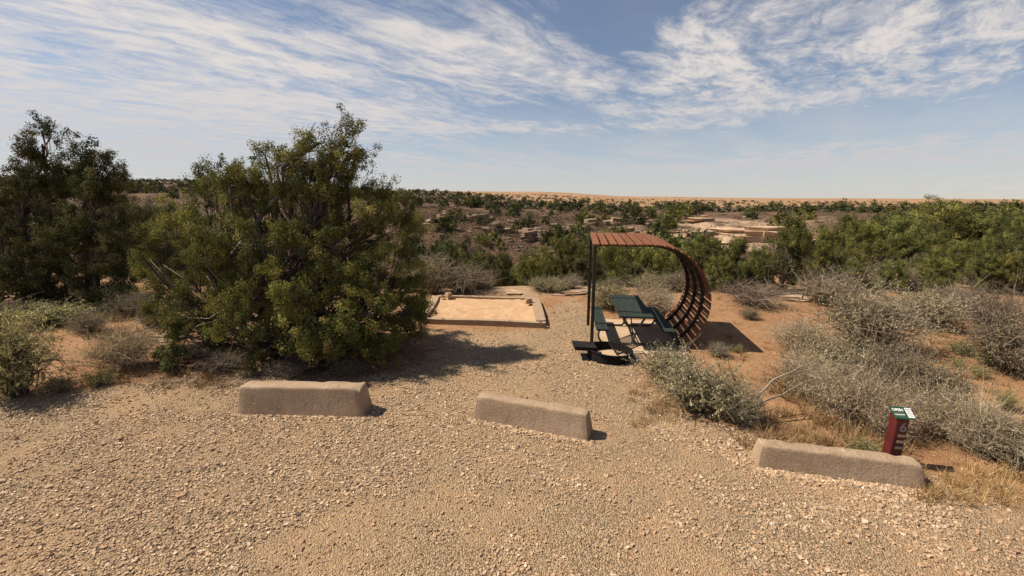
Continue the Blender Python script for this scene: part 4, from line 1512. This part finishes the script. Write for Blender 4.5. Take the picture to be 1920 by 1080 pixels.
# foot rail the lower rib ends stand on
xe, ze, te = prof(total_len, -.04)
link('foot_rail', bm_mesh('foot_rail', box_bm(.09, A1 - A0, .09, .008), M['steel']), sh, (xe + .02, (A0 + A1) / 2, max(ze - .05, .03)))
# pale notice strip on the far post
link('notice_strip', bm_mesh('notice_strip', box_bm(.05, .012, .62, .003), M['slab']), sh, (-.0, 1.415, .72))

# concrete slab under the table
slab = link('concrete_slab', bm_mesh('concrete_slab', box_bm(1.85, 2.75, .14, .015, 2), M['slab']), None, loc_world(1.08, .68, -.045), RZ)
tag(slab, 'pale concrete slab under the picnic table', 'slab')
SLAB_Z = .025

# ------------------------------------------------------------------ picnic table
tb = thing('picnic_table', 'dark green picnic table with attached benches under the shelter', 'picnic table', loc_world(.87, .63, SLAB_Z), RZ)
TL = 2.24
tw = .185
for i in range(4):
    o = link('tabletop_plank', bm_mesh('tabletop_plank', box_bm(tw - .008, TL - .16, .04, .006, 2), M['green']), tb, (-.276 + i * tw - .0, .0, .735))
for e in (-1, 1):
    link('end_cap', bm_mesh('end_cap', box_bm(tw * 4 - .005, .078, .042, .008, 2), M['green']), tb, (0, e * (TL / 2 - .040), .735))
for side in (-1, 1):
    for k in range(2):
        link('bench_plank', bm_mesh('bench_plank', box_bm(.130, TL - .15, .04, .006, 2), M['green']), tb, (side * (.655 + .133 * k + .0), 0, .425))
    for e in (-1, 1):
        link('bench_cap', bm_mesh('bench_cap', box_bm(.262, .07, .042, .008, 2), M['green']), tb, (side * .7215, e * (TL / 2 - .037), .425))


def smooth_path(pts, n=8):
    P = np.array(pts, float)
    for _ in range(2):
        Q = [P[0]]
        for a, b in zip(P[:-1], P[1:]):
            Q += [a * .75 + b * .25, a * .25 + b * .75]
        Q.append(P[-1])
        P = np.array(Q)
    return P


for e in (-1, 1):
    y = e * .78
    for side in (-1, 1):
        mbx = MB()
        pts = [(-side * .27, y + side * .03, .712), (-side * .06, y + side * .03, .34), (side * .02, y + side * .03, .03), (side * .16, y + side * .03, .022), (side * .55, y + side * .03, .022),
               (side * .70, y + side * .03, .03), (side * .80, y + side * .03, .20), (side * .74, y + side * .03, .395), (side * .62, y + side * .03, .402)]
        mbx.tube(smooth_path(pts), .024, 10)
        link('leg_tube', mbx.mesh('leg_tube', M['frame'], True), tb)
    link('top_bar', bm_mesh('top_bar', box_bm(.64, .04, .02, .003), M['frame']), tb, (0, y, .704))
    mbx = MB()
    mbx.tube([(0, y, .20), (0, y * .55, .45), (0, y * .12, .70)], .014, 8)
    link('brace', mbx.mesh('brace', M['frame'], True), tb)
mbx = MB()
mbx.tube([(0, -.8, .2), (0, .8, .2)], .014, 8)
link('brace', mbx.mesh('brace', M['frame'], True), tb)

# ------------------------------------------------------------------ fire ring
r_ = ray(1142, 670)
FR = gnd(1142, 670)
fr = thing('fire_ring', 'low black steel fire ring with a tilted grate at the near side of the shelter', 'fire ring', (FR.x, FR.y, 0))
fr.rotation_euler = (0, math.radians(3.5), 0)
NS = 40
R0, HH = .46, .19
v, f = [], []
for k in range(NS):
    a = 2 * math.pi * k / NS
    cs, sn = math.cos(a), math.sin(a)
    for (rr_, zz) in ((R0, -.05), (R0, HH - .012), (R0 + .022, HH - .006), (R0 + .022, HH + .008), (R0 - .012, HH + .008), (R0 - .012, -.05)):
        v.append((cs * rr_, sn * rr_, zz))
for k in range(NS):
    for q in range(5):
        a, b = k * 6 + q, ((k + 1) % NS) * 6 + q
        f.append((a, b, b + 1, a + 1))
link('ring', np_mesh('ring', v, np.array(f), M['soot']), fr)
ash = MB()
ang = np.linspace(0, 2 * math.pi, 24, endpoint=False)
av = np.concatenate([[[0, 0, .045]], np.stack([np.cos(ang) * (R0 - .02), np.sin(ang) * (R0 - .02), np.full(24, .02)], 1)])
af = np.array([(0, 1 + i, 1 + (i + 1) % 24) for i in range(24)])
ash.add(av, af)
link('ash_bed', ash.mesh('ash_bed', M['slab']), fr)
# grate: half frame raised at its right side
gr = link('grate', None, fr) if False else None
gm = MB()
gx0, gx1, gy0, gy1 = .05, .50, -.42, .36
gz0, gz1 = HH + .02, HH + .22
def gp(x, y):
    return (x, y, gz0 + (gz1 - gz0) * (x - gx0) / (gx1 - gx0))
for (p, q) in (((gx0, gy0), (gx0, gy1)), ((gx1, gy0 + .08), (gx1, gy1)), ((gx0, gy0), (gx1, gy0 + .08)), ((gx0, gy1), (gx1, gy1))):
    gm.tube([gp(*p), gp(*q)], .011, 6)
grate = link('grate', gm.mesh('grate', M['soot'], True), fr)
for i in range(11):
    y0 = gy0 + .05 + i * (gy1 - gy0 - .08) / 11
    gb = MB()
    gb.tube([gp(gx0, y0), gp(gx1, y0 + .045)], .0075, 6)
    link('bar', gb.mesh('bar', M['soot'], True), grate)
pl = link('side_plate', bm_mesh('side_plate', box_bm(.46, .46, .012, .003), M['soot']), fr, (-.53, .06, HH + .035))
link('plate_flange', bm_mesh('plate_flange', box_bm(.46, .012, .075, .003), M['soot']), fr, (-.53, -.172, HH + .022))
link('plate_flange', bm_mesh('plate_flange', box_bm(.012, .46, .075, .003), M['soot']), fr, (-.762, .06, HH + .022))
hm = MB()
hm.tube(smooth_path([(-.46, -.18, .10), (-.58, -.20, .10), (-.60, -.20, .02), (-.60, -.20, -.05)]), .012, 6)
link('anchor_peg', hm.mesh('anchor_peg', M['soot'], True), fr)
for k in range(2):
    hm = MB()
    hm.tube([(.28 + .14 * k, -.40, HH + .06), (.36 + .13 * k, -.52, .06), (.42 + .13 * k, -.58, -.04)], .010, 6)
    link('handle_rod', hm.mesh('handle_rod', M['frame'], True), fr)

# ------------------------------------------------------------------ number post
SP = gnd(1667, 869)
sp = thing('number_post', 'dark red post numbered 6 with a green OPEN sign on its slanted top', 'sign post', SP, math.radians(-6))
sp.rotation_euler = (0, math.radians(2.0), math.radians(-6))
PWD, PDP = .135, .14
bm = bmesh.new()
bmesh.ops.create_cube(bm, size=1.0)
for vv in bm.verts:
    zz = -.1 if vv.co.z < 0 else (.655 if vv.co.y < 0 else .73)
    vv.co = Vector((vv.co.x * PWD, vv.co.y * PDP, zz))
bmesh.ops.bevel(bm, geom=bm.edges[:], offset=.006, segments=2, affect='EDGES')
link('post', bm_mesh('post', bm, M['red']), sp)
tilt = math.atan2(.075, PDP)
sg = link('sign_plate', bm_mesh('sign_plate', box_bm(.262, .19, .014, .005, 2), M['signgreen']), sp, (.01, -.012, .703))
sg.rotation_euler = (tilt + .12, 0, 0)
sg.scale = (.9, .9, 1)
_font_jobs = []


def text(body, size, mat, name, parent, locv, rot=(0, 0, 0), ext=.0008, bold=0.0):
    cu = bpy.data.curves.new('lettering', 'FONT')
    cu.body = body
    cu.size = size
    cu.extrude = ext
    cu.offset = bold
    cu.align_x = 'CENTER'
    cu.align_y = 'CENTER'
    ob = bpy.data.objects.new('lettering', cu)
    COL.objects.link(ob)
    dg = bpy.context.evaluated_depsgraph_get()
    me = bpy.data.meshes.new_from_object(ob.evaluated_get(dg))
    bpy.data.objects.remove(ob, do_unlink=True)
    me.materials.clear()
    me.materials.append(mat)
    o = link(name, me, parent, locv)
    o.rotation_euler = rot
    return o


text('OPEN', .054, M['white'], 'open_lettering', sg, (-.050, .038, .0085), bold=.0018)
for k in range(3):
    link('print_line', bm_mesh('print_line', box_bm(.130 - .02 * (k == 2), .008, .0016), M['ink'] if k == 0 else M['white'] if k == 1 else M['ink']), sg, (-.050, -.012 - .020 * k, .0076))
pp = link('notice_paper', bm_mesh('notice_paper', box_bm(.080, .150, .0016), M['white']), sg, (.088, .004, .0078))
for k in range(4):
    link('print_line', bm_mesh('print_line', box_bm(.066 - .012 * (k % 2), .010, .0012), M['ink']), pp, (0, .05 - .032 * k, .0016))
fy = -PDP / 2
text('6', .17, M['grey'], 'numeral', sp, (.014, fy - .0012, .535), (math.radians(90), 0, 0), bold=.002)
for k, zz in enumerate((.425, .345, .262)):
    st = link('sticker', bm_mesh('sticker', box_bm(.082, .003, .034, .001), M['tan']), sp, (.014, fy - .0018, zz))
    link('print_line', bm_mesh('print_line', box_bm(.05, .001, .008), M['ink']), st, (0, -.0022, 0))

# ------------------------------------------------------------------ fallen logs
for (pa, pb, rr_, lab, sd_) in [((1142, 533), (1222, 538), .07, 'pale fallen log behind the shelter, under the junipers', 1), ((1100, 532), (1150, 528), .045, 'shorter pale dead branch left of the fallen log', 2)]:
    a, b = gnd(*pa), gnd(*pb)
    q = MB()
    P = wiggle(np.array(a), np.array(b), 12, .03, np.random.default_rng(sd_))
    P[:, 2] = [gz(x, y) + rr_ * .8 for x, y in P[:, :2]]
    q.tube(P - np.array(a), np.linspace(rr_, rr_ * .5, 12), 8, (.50, .41, .32))
    tag(link('fallen_log', q.mesh('fallen_log', M['bark'], True), None, a), lab, 'log')

# ------------------------------------------------------------------ grass and litter
def scatter_grass():
    r = np.random.default_rng(41)
    tufts = [tuft('t%d' % i, 800 + i, 26, .24, .15, bw=.0085) for i in range(3)]
    data = []
    for t in tufts:
        n = len(t.vertices)
        co = np.empty(n * 3, np.float32)
        t.vertices.foreach_get('co', co)
        li = np.empty(len(t.loops), np.int32)
        t.loops.foreach_get('vertex_index', li)
        cc = np.empty(n * 4, np.float32)
        t.attributes['Col'].data.foreach_get('color', cc)
        data.append((co.reshape(-1, 3), li.reshape(-1, 4), cc.reshape(-1, 4)[:, :3]))
    V, F_, C = [], [], []
    n = 0
    spots = []

    def region(px0, px1, py0, py1, k, smin, smax, tone):
        for _ in range(k):
            g = gnd(r.uniform(px0, px1), r.uniform(py0, py1))
            spots.append((g, r.uniform(smin, smax), tone))
    region(1700, 1920, 872, 945, 70, .4, .9, (1.25, 1.2, 1.1))
    region(1600, 1720, 850, 880, 16, .5, .9, (1, 1, 1))
    region(1380, 1700, 790, 850, 60, .5, 1.1, (.85, .8, .8))
    region(1180, 1400, 735, 800, 40, .5, .9, (.95, .9, .85))
    region(1640, 1715, 878, 905, 9, .6, .95, (.8, .75, .7))
    region(1440, 1540, 640, 780, 36, .6, 1.2, (1.15, 1.05, 1))
    region(120, 440, 690, 730, 60, .4, .9, (.8, .75, .7))
    region(60, 240, 592, 640, 40, .6, 1.5, (.55, .75, .5))
    region(1000, 1350, 545, 600, 40, .4, .8, (.9, .9, .8))
    region(1330, 1920, 580, 760, 130, .4, .9, (.85, .8, .7))
    region(400, 760, 670, 700, 40, .3, .6, (.6, .55, .5))
    region(1430, 1820, 690, 840, 190, .6, 1.2, (1.0, .95, .9))
    region(1200, 1400, 690, 780, 40, .5, .9, (1.0, .95, .9))
    for g, s, tone in spots:
        co, f, cc = data[r.integers(3)]
        a = r.uniform(0, 6.28)
        R_ = np.array([[math.cos(a), -math.sin(a), 0], [math.sin(a), math.cos(a), 0], [0, 0, 1]])
        V.append(co @ R_.T * s * np.array([1, 1, r.uniform(.7, 1.2)]) + np.array(g))
        F_.append(f + n)
        C.append(cc * np.array(tone) * r.uniform(.8, 1.15))
        n += len(co)
    tag(link('dry_grass', np_mesh('dry_grass', np.concatenate(V), np.concatenate(F_), M['grass'], cols=np.concatenate(C))), 'dry straw-coloured grass along the gravel edge and between the shrubs', 'grass', kind='stuff')
    # twigs and needle litter under the big juniper
    q = MB()
    for _ in range(1500):
        x, y = r.normal(TRUNK.x + .6, 1.7), r.normal(TRUNK.y - .9, .75)
        z = gz(x, y)
        a = r.uniform(0, 6.28)
        L = r.uniform(.05, .3)
        p0 = np.array([x, y, z + .01])
        p1 = p0 + np.array([math.cos(a) * L, math.sin(a) * L, r.uniform(0, .05)])
        q.tube(wiggle(p0, p1, 3, .01, r), [.005, .004, .002], 3, np.array((.17, .12, .085)) * r.uniform(.5, 1.6), cap=False)
    tag(link('twig_litter', q.mesh('twig_litter', M['bark'])), 'brown twig litter on the ground under the big juniper', 'litter', kind='stuff')


scatter_grass()
# loose stones and clods on the red soil
def soil_clods():
    r = np.random.default_rng(51)
    x, y = r.uniform(-16, 16, 9000), r.uniform(5, 17, 9000)
    sd = gravel_sd(x, y)
    k = (sd < 0) & (fbm(x / 1.5, y / 1.5, 88) > .45) & (np.abs(x) < y * 1.3)
    x, y = x[k], y[k]
    s = .012 + .03 * r.power(.5, len(x)) ** 2
    tint = np.array([(.42, .23, .12), (.50, .33, .2), (.28, .15, .085)])[r.integers(0, 3, len(x))]
    tag(link('soil_clods', pebble_mesh('soil_clods', np.stack([x, y, height(x, y) + s * .1], 1), s, tint)), 'small clods and chips of stone on the red soil', 'stones', kind='stuff')


soil_clods()
